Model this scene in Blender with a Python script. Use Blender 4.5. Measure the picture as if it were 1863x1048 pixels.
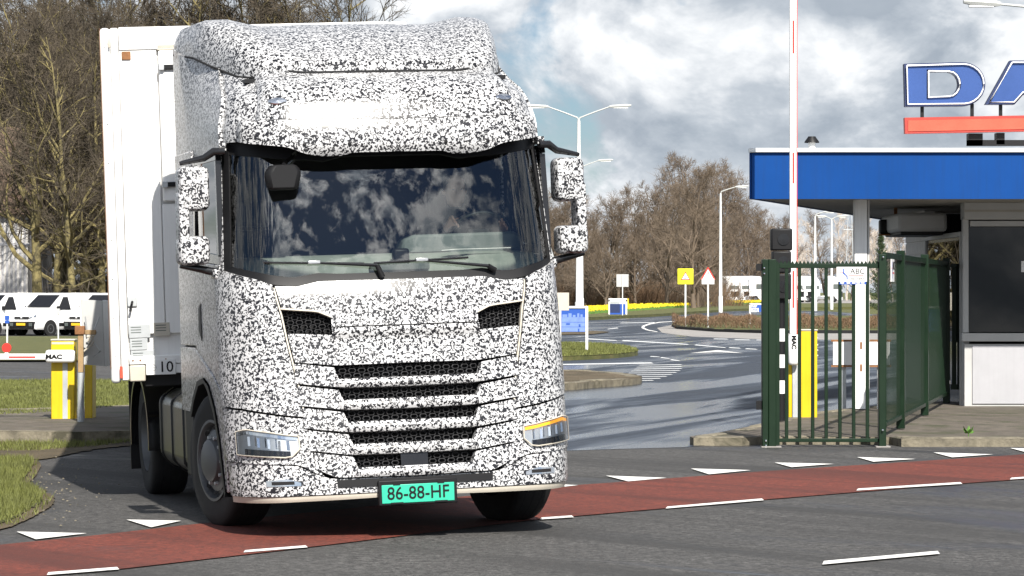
import bpy, bmesh, math, random
from mathutils import Vector, Matrix
from mathutils.geometry import tessellate_polygon
for o in list(bpy.data.objects): bpy.data.objects.remove(o)
scene = bpy.context.scene
COL = scene.collection
R = math.radians
rnd = random.Random(7)
# ------------------------------------------------------------------ camera, sky, sun, exposure
FPX, CAM_H, HZ, CX = 5500.0, 1.75, 530.0, 931.5       # focal length and horizon measured in photograph pixels
cam_d = bpy.data.cameras.new('camera'); cam = bpy.data.objects.new('camera', cam_d); COL.objects.link(cam)
cam.location = (0, 0, CAM_H); cam.rotation_euler = (R(90), 0, 0)
cam_d.sensor_width = 36; cam_d.lens = 36 * FPX / 1863; cam_d.shift_y = (HZ - 524) / 1863
cam_d.clip_start = .5; cam_d.clip_end = 6000
scene.camera = cam
SUN_AZ, SUN_EL = R(14.2), R(42)                          # behind the camera, a little to the right
to_sun = Vector((math.sin(SUN_AZ) * math.cos(SUN_EL), -math.cos(SUN_AZ) * math.cos(SUN_EL), math.sin(SUN_EL)))
world = bpy.data.worlds.new('World'); scene.world = world; world.use_nodes = True
wn = world.node_tree; wn.nodes.clear()
def NN(t, typ, **kw):
    n = t.nodes.new(typ)
    for k, v in kw.items():
        if k.startswith('i_'):
            n.inputs[int(k[2:]) if k[2:].isdigit() else k[2:]].default_value = v
        else: setattr(n, k, v)
    return n
def LK(t, a, b): t.links.new(a, b)
def MATH(t, op, a, b=None, c=None, clamp=False):
    n = t.nodes.new('ShaderNodeMath'); n.operation = op; n.use_clamp = clamp
    for i, v in enumerate((a, b, c)):
        if v is None: continue
        if isinstance(v, (int, float)): n.inputs[i].default_value = v
        else: t.links.new(v, n.inputs[i])
    return n.outputs[0]
def RAMP(t, fac, stops, interp='LINEAR'):
    n = t.nodes.new('ShaderNodeValToRGB'); n.color_ramp.interpolation = interp
    el = n.color_ramp.elements
    while len(el) < len(stops): el.new(.5)
    for e, (p, c) in zip(el, stops):
        e.position = p; e.color = (*c, 1) if len(c) == 3 else c
    t.links.new(fac, n.inputs[0]); return n.outputs[0]
def MIXC(t, fac, a, b, mode='MIX'):
    n = t.nodes.new('ShaderNodeMix'); n.data_type = 'RGBA'; n.blend_type = mode
    for i, v in ((0, fac), (6, a), (7, b)):
        if isinstance(v, (int, float)): n.inputs[i].default_value = v
        elif isinstance(v, tuple): n.inputs[i].default_value = (*v, 1) if len(v) == 3 else v
        else: t.links.new(v, n.inputs[i])
    return n.outputs[2]
def NOISE(t, vec, scale, detail=4, rough=.55, dist=0):
    n = t.nodes.new('ShaderNodeTexNoise'); n.inputs['Scale'].default_value = scale
    n.inputs['Detail'].default_value = detail; n.inputs['Roughness'].default_value = rough; n.inputs['Distortion'].default_value = dist
    if vec is not None: t.links.new(vec, n.inputs['Vector'])
    return n.outputs[0]
sky = NN(wn, 'ShaderNodeTexSky', sky_type='NISHITA', sun_disc=False, sun_elevation=SUN_EL, sun_rotation=math.pi - SUN_AZ, dust_density=.3, air_density=1.0)
tc = NN(wn, 'ShaderNodeTexCoord')
def cmap(loc, sc=(1, 1, 1.5)):
    m = NN(wn, 'ShaderNodeMapping'); m.inputs['Scale'].default_value = sc; m.inputs['Location'].default_value = loc
    LK(wn, tc.outputs['Generated'], m.inputs[0]); return m.outputs[0]
sx = NN(wn, 'ShaderNodeSeparateXYZ'); LK(wn, tc.outputs['Generated'], sx.inputs[0])
elev = MATH(wn, 'MAXIMUM', sx.outputs[2], 0.0)
v0 = cmap((4.3, 1.9, 2.2)); off_ = to_sun * .02
v1 = cmap((4.3 + off_.x, 1.9 + off_.y, 2.2 + off_.z * 1.5))
def puffs(v):
    a = NOISE(wn, v, 6.5, 9, .58, .5); b = NOISE(wn, v, 21, 6, .58, .3)
    return MATH(wn, 'ADD', MATH(wn, 'MULTIPLY', a, .62), MATH(wn, 'MULTIPLY', b, .38))
d0, d1 = puffs(v0), puffs(v1)
gap = MATH(wn, 'MULTIPLY', MATH(wn, 'MINIMUM', elev, .26), .36)                       # stacked layers close up towards the horizon
dens = MATH(wn, 'SUBTRACT', d0, gap)
cover = RAMP(wn, dens, [(.37, (0, 0, 0)), (.44, (1, 1, 1))])
lit = MATH(wn, 'MULTIPLY_ADD', MATH(wn, 'SUBTRACT', d0, d1), 6.5, .5, clamp=True)   # side of each puff that faces the sun
thick = MATH(wn, 'MULTIPLY_ADD', MATH(wn, 'SUBTRACT', .56, d0), 2.0, .30, clamp=True)
ccol = RAMP(wn, MATH(wn, 'ADD', MATH(wn, 'MULTIPLY', lit, .62), MATH(wn, 'MULTIPLY', thick, .55)), [(.10, (1.95, 2.3, 2.75)), (.42, (3.3, 3.62, 4.0)), (.80, (6.3, 6.4, 6.5))])
# thin cloud scatters sunlight forward: brighter around the sun
dotn = NN(wn, 'ShaderNodeVectorMath', operation='DOT_PRODUCT'); LK(wn, tc.outputs['Generated'], dotn.inputs[0]); dotn.inputs[1].default_value = to_sun
glow = MATH(wn, 'MULTIPLY_ADD', MATH(wn, 'POWER', MATH(wn, 'MAXIMUM', dotn.outputs['Value'], 0.0), 9.0), 3.2, 1.0)
gm = NN(wn, 'ShaderNodeVectorMath', operation='SCALE'); LK(wn, ccol, gm.inputs[0]); LK(wn, glow, gm.inputs['Scale'])
ccol = gm.outputs[0]; skyc = MIXC(wn, 1.0, sky.outputs[0], (.31, .375, .47), 'MULTIPLY')
bg = NN(wn, 'ShaderNodeBackground'); bg.inputs[1].default_value = .1
LK(wn, MIXC(wn, cover, skyc, ccol), bg.inputs[0])
wo = NN(wn, 'ShaderNodeOutputWorld'); LK(wn, bg.outputs[0], wo.inputs[0])
sd = bpy.data.lights.new('sun', 'SUN'); sd.energy = 5.0; sd.angle = R(.5); sd.color = (1, .95, .87)
sun = bpy.data.objects.new('sun', sd); COL.objects.link(sun); sun.rotation_euler = to_sun.to_track_quat('Z', 'Y').to_euler()
vs = scene.view_settings; vs.view_transform = 'Standard'; vs.look = 'None'; vs.exposure = 0.78; vs.gamma = 1; vs.use_curve_mapping = False
# ------------------------------------------------------------------ helpers
def G(px, py, z=0.0):
    d = (CAM_H - z) * FPX / (py - HZ); return Vector(((px - CX) * d / FPX, d, z))
def P(px, py, d): return Vector(((px - CX) * d / FPX, d, CAM_H - (py - HZ) * d / FPX))
def tag(o, label=None, cat=None, group=None, kind=None):
    if label: o['label'] = label
    if cat: o['category'] = cat
    if group: o['group'] = group
    if kind: o['kind'] = kind
    return o
def empty(name, loc=(0, 0, 0), rot=(0, 0, 0), label=None, cat=None, group=None):
    o = bpy.data.objects.new(name, None); COL.objects.link(o); o.location = loc; o.rotation_euler = rot
    return tag(o, label, cat, group)
class MB:
    def __init__(s): s.v = []; s.f = []
    def add(s, vs, fs, M=None):
        b = len(s.v); s.v += [tuple(M @ Vector(v)) if M else tuple(v) for v in vs]; s.f += [tuple(i + b for i in f) for f in fs]; return s
    def box(s, x0, x1, y0, y1, z0, z1, M=None):
        v = [(x0, y0, z0), (x1, y0, z0), (x1, y1, z0), (x0, y1, z0), (x0, y0, z1), (x1, y0, z1), (x1, y1, z1), (x0, y1, z1)]
        return s.add(v, [(0, 3, 2, 1), (4, 5, 6, 7), (0, 1, 5, 4), (1, 2, 6, 5), (2, 3, 7, 6), (3, 0, 4, 7)], M)
    def prism(s, poly, off, M=None):          # planar polygon extruded by a vector
        n = len(poly); o = Vector(off); a = [Vector(p) for p in poly]; b = [p + o for p in a]
        nrm = Vector((0, 0, 0))
        for i in range(n): nrm += a[i].cross(a[(i + 1) % n])
        tri = tessellate_polygon([a]); fs = []
        for t in tri:
            p, q, r = t
            if (a[q] - a[p]).cross(a[r] - a[p]).dot(o) > 0: p, q, r = p, r, q
            fs.append((p, q, r)); fs.append((p + n, r + n, q + n))
        flip = nrm.dot(o) > 0
        for i in range(n):
            j = (i + 1) % n
            fs.append((i, j, j + n, i + n) if flip else (j, i, i + n, j + n))
        return s.add(a + b, fs, M)
    def tube(s, pts, rad, n=8, cap=True, M=None):
        pts = [Vector(p) for p in pts]; m = len(pts)
        if not hasattr(rad, '__len__'): rad = [rad] * m
        vs, fs = [], []
        up = Vector((0, 0, 1))
        for i, p in enumerate(pts):
            d = (pts[min(i + 1, m - 1)] - pts[max(i - 1, 0)]).normalized()
            a = d.cross(up)
            if a.length < .15: a = d.cross(Vector((1, 0, 0)))
            a.normalize(); b = d.cross(a)
            for k in range(n):
                t = 2 * math.pi * k / n; vs.append(p + (a * math.cos(t) + b * math.sin(t)) * rad[i])
        for i in range(m - 1):
            for k in range(n):
                k2 = (k + 1) % n; fs.append((i * n + k, i * n + k2, (i + 1) * n + k2, (i + 1) * n + k))
        if cap and n > 2: fs += [tuple(range(n)), tuple(range((m - 1) * n + n - 1, (m - 1) * n - 1, -1))]
        return s.add(vs, fs, M)
    def lathe(s, prof, n=24, M=None, cap=False):       # prof: (radius, height) about Z
        vs, fs = [], []
        for r, h in prof:
            for k in range(n):
                t = 2 * math.pi * k / n; vs.append((r * math.cos(t), r * math.sin(t), h))
        for i in range(len(prof) - 1):
            for k in range(n):
                k2 = (k + 1) % n; fs.append((i * n + k, i * n + k2, (i + 1) * n + k2, (i + 1) * n + k))
        if cap: fs += [tuple(range(n - 1, -1, -1)), tuple(range((len(prof) - 1) * n, len(prof) * n))]
        return s.add(vs, fs, M)
    def loft(s, rings, closed=True, cap=True, M=None):
        n = len(rings[0]); vs = [p for r in rings for p in r]; fs = []
        for i in range(len(rings) - 1):
            for k in range(n if closed else n - 1):
                k2 = (k + 1) % n; fs.append((i * n + k, i * n + k2, (i + 1) * n + k2, (i + 1) * n + k))
        if cap: fs += [tuple(range(n)), tuple(range(len(rings) * n - 1, (len(rings) - 1) * n - 1, -1))]
        return s.add(vs, fs, M)
    def build(s, name, mat, parent=None, smooth=None, bevel=0, seg=2, fix=True):
        me = bpy.data.meshes.new(name); me.from_pydata(s.v, [], s.f)
        if fix and len(s.f) < 60000:
            bm = bmesh.new(); bm.from_mesh(me); bmesh.ops.recalc_face_normals(bm, faces=bm.faces); bm.to_mesh(me); bm.free()
        me.validate(); me.update()
        if mat: me.materials.append(mat)
        o = bpy.data.objects.new(name, me); COL.objects.link(o)
        if parent: o.parent = parent
        if bevel:
            m = o.modifiers.new('bevel', 'BEVEL'); m.width = bevel; m.segments = seg; m.limit_method = 'ANGLE'; m.angle_limit = R(35)
            if smooth is None: smooth = 35
        if smooth is not None:
            me.shade_smooth(); me.set_sharp_from_angle(angle=R(smooth))
        return o
def copy_tree(o, parent=None):
    c = o.copy(); COL.objects.link(c); c.parent = parent
    for ch in list(o.children): copy_tree(ch, c)
    return c
def text_mb(body, size, ext=.004, face='front', bold=0, sx=1):
    cu = bpy.data.curves.new('t', 'FONT'); cu.body = body; cu.size = size; cu.extrude = ext; cu.align_x = 'CENTER'; cu.align_y = 'CENTER'; cu.offset = bold; cu.resolution_u = 3
    ob = bpy.data.objects.new('t', cu); COL.objects.link(ob); bpy.context.view_layer.update()
    me = bpy.data.meshes.new_from_object(ob.evaluated_get(bpy.context.evaluated_depsgraph_get()))
    mb = MB(); mb.v = [(v.co.x * sx, -v.co.z, v.co.y) for v in me.vertices]; mb.f = [tuple(p.vertices) for p in me.polygons]
    bpy.data.objects.remove(ob); bpy.data.curves.remove(cu); bpy.data.meshes.remove(me); return mb
def moved(mb, M):
    mb.v = [tuple(M @ Vector(v)) for v in mb.v]; return mb
T_ = Matrix.Translation
def RX(a): return Matrix.Rotation(R(a), 4, 'X')
def RY(a): return Matrix.Rotation(R(a), 4, 'Y')
def RZ(a): return Matrix.Rotation(R(a), 4, 'Z')
# ------------------------------------------------------------------ materials
def mat(name, col, rough=.6, metal=0, var=0, vscale=3, bump=0, bscale=40, coat=0, spec=.5, emit=None, dirt=None, streak=0):
    m = bpy.data.materials.new(name); m.use_nodes = True; t = m.node_tree; b = t.nodes['Principled BSDF']
    b.inputs['Base Color'].default_value = (*col, 1); b.inputs['Roughness'].default_value = rough; b.inputs['Metallic'].default_value = metal
    b.inputs['Coat Weight'].default_value = coat; b.inputs['Specular IOR Level'].default_value = spec
    tcn = t.nodes.new('ShaderNodeTexCoord'); oc = tcn.outputs['Object']
    if var:
        n = NOISE(t, oc, vscale, 6, .65)
        c = RAMP(t, n, [(.3, tuple(max(0, x * (1 - var)) for x in col)), (.7, tuple(min(1, x * (1 + var)) for x in col))])
        if dirt:
            n2_ = NOISE(t, oc, dirt[1], 5, .7, .5)
            c = MIXC(t, RAMP(t, n2_, [(dirt[2], (0, 0, 0)), (dirt[2] + .12, (1, 1, 1))]), c, dirt[0])
        if streak:
            sm = NN(t, 'ShaderNodeMapping'); sm.inputs['Scale'].default_value = (7, 7, .35); LK(t, oc, sm.inputs[0])
            c = MIXC(t, RAMP(t, NOISE(t, sm.outputs[0], 2.2, 5, .7), [(.45, (0, 0, 0)), (.72, (streak,) * 3)]), c, tuple(x * .35 + .012 for x in col))
        LK(t, c, b.inputs['Base Color'])
        LK(t, MATH(t, 'MULTIPLY_ADD', n, .25, rough - .12, clamp=True), b.inputs['Roughness'])
    if bump:
        bn = t.nodes.new('ShaderNodeBump'); bn.inputs['Strength'].default_value = bump; bn.inputs['Distance'].default_value = .02
        LK(t, NOISE(t, oc, bscale, 4), bn.inputs['Height']); LK(t, bn.outputs[0], b.inputs['Normal'])
    if emit: b.inputs['Emission Color'].default_value = (*emit[0], 1); b.inputs['Emission Strength'].default_value = emit[1]
    return m
def camo_mat():
    m = bpy.data.materials.new('camouflage_wrap'); m.use_nodes = True; t = m.node_tree; b = t.nodes['Principled BSDF']
    tcn = t.nodes.new('ShaderNodeTexCoord'); sp = NN(t, 'ShaderNodeSeparateXYZ'); LK(t, tcn.outputs['Object'], sp.inputs[0])
    cb = NN(t, 'ShaderNodeCombineXYZ')
    LK(t, MATH(t, 'PINGPONG', MATH(t, 'ADD', sp.outputs[0], .0), .33), cb.inputs[0]); LK(t, MATH(t, 'MULTIPLY', sp.outputs[1], .8), cb.inputs[1]); LK(t, sp.outputs[2], cb.inputs[2])
    a = NOISE(t, cb.outputs[0], 58, .6, .5, .9)
    a2 = NN(t, 'ShaderNodeMapping'); a2.inputs['Location'].default_value = (5.2, 3.3, 7.7); LK(t, cb.outputs[0], a2.inputs[0])
    b2 = NOISE(t, a2.outputs[0], 20, 0, .5, .4)
    thr = MATH(t, 'MULTIPLY_ADD', b2, -.10, .562)
    k = MATH(t, 'MULTIPLY_ADD', MATH(t, 'SUBTRACT', a, thr), 15, .5, clamp=True)
    LK(t, MIXC(t, k, (.50, .50, .505), (.012, .012, .015)), b.inputs['Base Color'])
    b.inputs['Roughness'].default_value = .29; b.inputs['Specular IOR Level'].default_value = .45
    return m
def asphalt(name, base, speck, wet=0, stretch=(1, 1, 1), rot=-40):
    m = bpy.data.materials.new(name); m.use_nodes = True; t = m.node_tree; b = t.nodes['Principled BSDF']
    tcn = t.nodes.new('ShaderNodeTexCoord'); oc = tcn.outputs['Object']
    fine = NOISE(t, oc, 42, 3, .9); grain = NOISE(t, oc, 13, 3, .8); mid = NOISE(t, oc, .9, 6, .65)
    mpn = NN(t, 'ShaderNodeMapping', vector_type='TEXTURE'); mpn.inputs['Scale'].default_value = tuple(1 / q for q in stretch); mpn.inputs['Rotation'].default_value = (0, 0, R(rot)); LK(t, oc, mpn.inputs[0])
    st = NOISE(t, mpn.outputs[0], .55, 4, .55, .8)
    mp2_ = NN(t, 'ShaderNodeMapping', vector_type='TEXTURE'); mp2_.inputs['Scale'].default_value = (14, .62, 1); mp2_.inputs['Rotation'].default_value = (0, 0, R(-50)); LK(t, oc, mp2_.inputs[0])
    tracks = NOISE(t, mp2_.outputs[0], .8, 4, .6, .3)
    g = MATH(t, 'ADD', MATH(t, 'MULTIPLY', fine, .55), MATH(t, 'MULTIPLY', grain, .45))
    c = RAMP(t, g, [(.40, tuple(x * (1 - speck) for x in base)), (.5, base), (.60, tuple(x * (1 + speck * 1.7) for x in base))])
    c = MIXC(t, RAMP(t, mid, [(.35, (0, 0, 0)), (.7, (.55, .55, .55))]), c, tuple(x * .6 for x in base))
    if wet < .5: c = MIXC(t, RAMP(t, tracks, [(.50, (0, 0, 0)), (.62, (.75, .75, .75))]), c, tuple(x * .5 for x in base))
    wetf = RAMP(t, st, [(.60 - .26 * wet, (0, 0, 0)), (.72 - .22 * wet, (1, 1, 1))])
    c = MIXC(t, MATH(t, 'MULTIPLY', wetf, .5), c, tuple(x * .4 for x in base))
    LK(t, c, b.inputs['Base Color'])
    LK(t, MATH(t, 'MULTIPLY_ADD', wetf, (-.64 if wet > .5 else -.5) if wet else -.3, .84), b.inputs['Roughness'])
    bn = t.nodes.new('ShaderNodeBump'); bn.inputs['Strength'].default_value = .45; bn.inputs['Distance'].default_value = .01
    LK(t, MATH(t, 'MULTIPLY', fine, MATH(t, 'SUBTRACT', 1.15, wetf)), bn.inputs['Height']); LK(t, bn.outputs[0], b.inputs['Normal'])
    return m
def grass_mat(name, a, b_, c_, sc=1.2):
    m = bpy.data.materials.new(name); m.use_nodes = True; t = m.node_tree; b = t.nodes['Principled BSDF']
    oc = t.nodes.new('ShaderNodeTexCoord').outputs['Object']
    n = NOISE(t, oc, sc, 6, .7); f = NOISE(t, oc, 30, 3, .8)
    c = RAMP(t, n, [(.3, a), (.52, b_), (.75, c_)])
    LK(t, MIXC(t, .5, c, RAMP(t, f, [(.3, (.25, .25, .25)), (.7, (1, 1, 1))]), 'MULTIPLY'), b.inputs['Base Color']); b.inputs['Roughness'].default_value = .9
    bn = t.nodes.new('ShaderNodeBump'); bn.inputs['Strength'].default_value = .8; bn.inputs['Distance'].default_value = .04
    LK(t, f, bn.inputs['Height']); LK(t, bn.outputs[0], b.inputs['Normal']); return m
def glass_mat(name, ior, tint, rough=0.0):
    m = bpy.data.materials.new(name); m.use_nodes = True; t = m.node_tree; t.nodes.clear()
    fr = NN(t, 'ShaderNodeFresnel'); fr.inputs[0].default_value = ior
    tr = NN(t, 'ShaderNodeBsdfTransparent'); tr.inputs[0].default_value = (*tint, 1)
    gl = NN(t, 'ShaderNodeBsdfGlossy'); gl.inputs['Roughness'].default_value = rough
    mx = NN(t, 'ShaderNodeMixShader'); LK(t, fr.outputs[0], mx.inputs[0]); LK(t, tr.outputs[0], mx.inputs[1]); LK(t, gl.outputs[0], mx.inputs[2])
    o = NN(t, 'ShaderNodeOutputMaterial'); LK(t, mx.outputs[0], o.inputs[0]); return m
M = {}
M['camo'] = camo_mat()
M['white'] = mat('white_paint', (.74, .74, .73), .4, var=.05, vscale=1.5, streak=.2)
M['whitegloss'] = mat('white_gloss_paint', (.8, .8, .79), .25, coat=.4)
M['trailer'] = mat('trailer_white', (.78, .775, .76), .45, var=.04, vscale=1.2, streak=.16, dirt=((.62, .58, .5), 2.2, .66))
M['cream'] = mat('cream_plastic', (.48, .44, .37), .45, var=.08)
M['black'] = mat('black_plastic', (.008, .008, .009), .5, spec=.25)
M['gloss_black'] = mat('gloss_black', (.01, .01, .011), .15)
M['rubber'] = mat('tyre_rubber', (.006, .006, .0065), .8, var=.3, vscale=8)
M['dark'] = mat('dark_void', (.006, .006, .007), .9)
M['mesh'] = mat('grille_black', (.035, .035, .037), .3)
M['alu'] = mat('aluminium', (.55, .56, .57), .35, metal=.9, var=.1)
M['rim'] = mat('steel_rim_silver', (.12, .125, .13), .5, metal=.6)
M['chrome'] = mat('chrome', (.75, .75, .76), .12, metal=1)
M['tank'] = mat('tank_dull', (.13, .13, .11), .3, metal=.7, var=.2)
M['steel'] = mat('galvanised_steel', (.42, .44, .45), .5, metal=.3, var=.12)
M['lamp_grey'] = mat('lamp_grey', (.46, .47, .45), .5)
M['polewhite'] = mat('pole_pale', (.62, .63, .62), .5, var=.06)
M['dash'] = mat('dashboard_grey', (.19, .215, .19), .75, var=.1, vscale=6)
M['dash2'] = mat('dashboard_dark', (.085, .10, .095), .7)
M['plate'] = mat('plate_green', (.03, .42, .27), .35)
M['yellowplate'] = mat('plate_yellow', (.85, .5, .02), .4)
M['amber'] = mat('amber_lens', (.9, .38, .02), .2, emit=((1, .42, .02), .5))
M['lens'] = glass_mat('headlight_glass', 1.5, (.95, .97, .98))
M['windshield'] = glass_mat('windshield_glass', 1.9, (.86, .90, .88))
M['sideglass'] = glass_mat('side_glass', 2.1, (.35, .38, .36))
M['boothglass'] = glass_mat('booth_glass', 1.42, (.2, .22, .23))
M['yellow'] = mat('barrier_yellow', (.60, .42, .003), .45, var=.08, streak=.4)
M['red'] = mat('signal_red', (.62, .03, .02), .45)
M['redbar'] = mat('sign_red_bar', (.55, .07, .035), .5, var=.08)
M['blue'] = mat('fascia_blue', (.001, .045, .20), .5, var=.08, vscale=.7, spec=.15, streak=.25)
M['signblue'] = mat('letter_blue', (.014, .055, .21), .5, var=.1, vscale=1.4)
M['navy'] = mat('letter_edge', (.008, .02, .08), .5)
M['boardblue'] = mat('board_blue', (.012, .07, .34), .5)
M['boardpale'] = mat('board_pale_blue', (.14, .22, .50), .5, var=.15, vscale=5)
M['green'] = mat('fence_green', (.002, .014, .004), .45, var=.15, spec=.3)
M['greyframe'] = mat('grey_frame', (.42, .42, .41), .5, var=.06)
M['wall'] = mat('booth_panel', (.36, .36, .38), .6, var=.05, streak=.10)
M['soffit_grey'] = mat('soffit_board', (.36, .34, .30), .7, var=.1)  # plain warm grey of the boards
M['brickwhite'] = mat('white_masonry', (.55, .53, .50), .8, var=.1, vscale=6)
M['concrete'] = mat('kerb_concrete', (.165, .145, .105), .9, var=.45, vscale=5, bump=.5, bscale=30, dirt=((.06, .055, .035), 1.8, .52))
M['paving'] = mat('island_paving', (.095, .08, .062), .9, var=.4, vscale=4, bump=.5, bscale=20, dirt=((.05, .05, .025), 1.3, .5))
M['apron'] = mat('apron_paving', (.26, .245, .23), .8, var=.2, vscale=.6)
M['mark'] = mat('road_paint', (.70, .69, .66), .7, var=.12, vscale=8, dirt=((.20, .19, .18), 9, .60))
M['mark2'] = mat('road_paint_worn', (.55, .56, .56), .7, var=.2, vscale=3)
M['wood'] = mat('weathered_wood', (.30, .20, .10), .85, var=.3, vscale=6)
M['rust'] = mat('rusty_steel', (.22, .10, .04), .9, var=.4, vscale=9)
M['barkL'] = mat('bark_olive', (.175, .145, .06), .9, var=.6, vscale=2.5, dirt=((.04, .034, .022), 1.2, .50))
M['twigL'] = mat('twigs_brown', (.066, .052, .035), .9, var=.5, vscale=.5)
M['barkR'] = mat('bark_brown', (.13, .098, .07), .9, var=.35, vscale=.6)
M['barkB'] = mat('bark_birch', (.52, .45, .38), .85, var=.3, vscale=1.5)
M['needle'] = mat('pine_needles', (.045, .07, .025), .8, var=.4, vscale=2)
M['hedge'] = mat('hedge_twigs', (.17, .105, .06), .9, var=.4, vscale=1.5)
M['daffy'] = mat('daffodil_yellow', (.85, .62, .02), .7)
M['leafgreen'] = mat('leaf_green', (.07, .16, .02), .7)
M['blade'] = mat('grass_blade', (.105, .115, .025), .75, var=.45, vscale=2)
M['skin'] = mat('skin', (.62, .36, .25), .6)
M['cloth'] = mat('dark_jacket', (.012, .013, .018), .9)
M['seat'] = mat('seat_fabric', (.02, .02, .024), .9)
M['tile'] = mat('roof_tile', (.10, .065, .045), .85, var=.3, vscale=1)
M['asphalt'] = asphalt('asphalt', (.052, .050, .048), .85, wet=.35, stretch=(.35, 1.2, 1), rot=-50)
M['wet'] = asphalt('wet_asphalt', (.028, .036, .050), .6, wet=.75, stretch=(.11, 1.1, 1), rot=74)  # bluish base colour paints in the sky reflected by the wet surface
M['redroad'] = asphalt('red_asphalt', (.120, .023, .012), .5)
M['grass'] = grass_mat('lawn_grass', (.055, .07, .016), (.11, .115, .03), (.18, .15, .055))
M['soil'] = grass_mat('soil', (.05, .04, .02), (.12, .09, .05), (.17, .13, .08))
M['litter'] = grass_mat('forest_floor', (.04, .035, .015), (.08, .06, .03), (.10, .09, .03), .3)
# ------------------------------------------------------------------ ground, roads, islands
def sheet(name, pts, z, m, parent=None, kind='structure'):
    mb = MB(); a = [Vector((p[0], p[1], z)) for p in pts]
    fs = []
    for t in tessellate_polygon([a]):
        p, q, r = t
        if (a[q] - a[p]).cross(a[r] - a[p]).z < 0: q, r = r, q
        fs.append((p, q, r))
    mb.add(a, fs); o = mb.build(name, m, parent, fix=False)
    if kind and not parent: o['kind'] = kind
    return o
def gp(l, z=0): return [G(x, y, z) for x, y in l]
def smooth_poly(pts, n=4):
    out = []; m = len(pts)
    for i in range(m):
        p0, p1, p2, p3 = (Vector(pts[(i + k - 1) % m]) for k in range(4))
        for j in range(n):
            t = j / n
            out.append(.5 * ((2 * p1) + (p2 - p0) * t + (2 * p0 - 5 * p1 + 4 * p2 - p3) * t * t + (3 * p1 - p0 - 3 * p2 + p3) * t ** 3))
    return out
ground = sheet('ground', [(-1500, 2), (1500, 2), (1500, 3500), (-1500, 3500)], -.03, M['grass'])
road = sheet('road', [(-90, 3), (120, 3), (120, 232), (30, 232), (-90, 160)], 0, M['asphalt'])
wet = sheet('entrance_road', [tuple(p[:2]) for p in gp([(985, 822), (1110, 818), (1250, 814), (1400, 800), (1500, 764), (1660, 744), (1800, 735), (2100, 700), (2100, 610), (1500, 566), (1010, 566), (600, 600), (900, 700)])], .004, M['wet'])
# red cycle path, gently curving
top = [(-260, 1022), (0, 993), (180, 975), (330, 958), (640, 926), (1024, 886), (1400, 858), (1863, 828), (2300, 803)]
bot = [(2300, 838), (1863, 873), (1750, 881), (1385, 911), (985, 946), (540, 1000), (230, 1036), (0, 1058), (-260, 1090)]
sheet('cycle_path', gp(top) + gp(bot), .008, M['redroad'])
# painted markings are pieces of the road
def marking(name, pts, z=.012, m='mark', parent=road): return sheet(name, gp(pts), z, M[m], parent)
for a, b, c in [((1409, 843.5), (1517, 846), (1440, 852)), ((1559, 833.5), (1666, 837), (1589, 842)), ((1698, 825), (1807, 828.5), (1732, 834)),
                ((1257, 854.5), (1366, 857.5), (1290, 865)), ((1102, 867.5), (1213, 871.5), (1143, 878)), ((960, 881), (1052, 885), (975, 893)),
                ((30, 970), (158, 973), (65, 984)), ((230, 948), (330, 950), (275, 962)), ((1838, 817), (1945, 820), (1872, 826))]:
    marking('give_way_triangle', [a, b, c])
def dash(x0, y0, x1, y1, h0, h1, m='mark', nm='lane_dash', parent=road, z=.012):
    return marking(nm, [(x0, y0 - h0), (x1, y1 - h1), (x1 + 4, y1 + h1), (x0 - 3, y0 + h0)], z, m, parent)
for d in [(88, 1047, 213, 1037, 2.5, 2.2), (446, 1006, 556, 997, 2, 1.8), (985, 946, 1040, 942, 1.8, 1.7), (1214, 926, 1386, 911, 1.8, 1.6), (1561, 893, 1747, 881, 1.8, 1.6), (1840, 873, 1990, 862, 1.6, 1.5), (1499, 1027, 1706, 1008, 3.2, 2.6), (-250, 1085, -120, 1070, 3, 3)]:
    dash(*d)
# far road markings
def wdash(x0, y0, x1, y1, h, m='mark2'): return dash(x0, y0, x1, y1, h, h, m, 'lane_dash', wet, .010)
for d in [(1015, 664, 1185, 661, 1.0), (1134, 620, 1250, 627, .8), (1266, 628, 1318, 633, .7), (1070, 617, 1120, 620, .7), (1300, 617, 1322, 617.5, .6), (1338, 618.5, 1362, 619, .6), (1378, 619, 1400, 619.5, .6),
          (1328, 633, 1345, 634, .7), (1358, 635, 1375, 636, .7), (1392, 637, 1420, 639, .7), (1107, 599, 1122, 597, .6), (1130, 588, 1190, 587, .5), (1185, 649, 1198, 650, .6), (1204, 651, 1216, 653, .7), (1222, 655, 1234, 657, .8)]:
    wdash(*d)
marking('arrow_marking', [(1254, 643), (1306, 637.6), (1352, 643.2), (1306, 640.8)], .010, 'mark', wet)
for i in range(9):                                     # hatched area in front of the small island
    y = 664 + i * 3.6; x1 = 1238 - max(0, (i - 2)) ** 1.55 * 3.2
    dash(1165 - i * 5, y + 1.2, x1, y, .42, .5, 'mark2', 'hatch_line', wet, .010)
marking('lane_edge_line', [(1230, 584.6), (1200, 586), (1180, 589), (1168, 593.5), (1167, 597), (1176, 601), (1196, 604.5), (1196, 603.6), (1180, 600.4), (1172, 597), (1173, 594), (1184, 590), (1202, 587), (1230, 585.4)], .010, 'mark', wet)
sheet('roundabout_apron', gp([(1195, 597), (1205, 606), (1260, 613), (1390, 618), (1600, 619), (1900, 616), (1900, 604), (1600, 607), (1390, 607), (1300, 604), (1232, 599), (1222, 592)]), .010, M['apron'])
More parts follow.
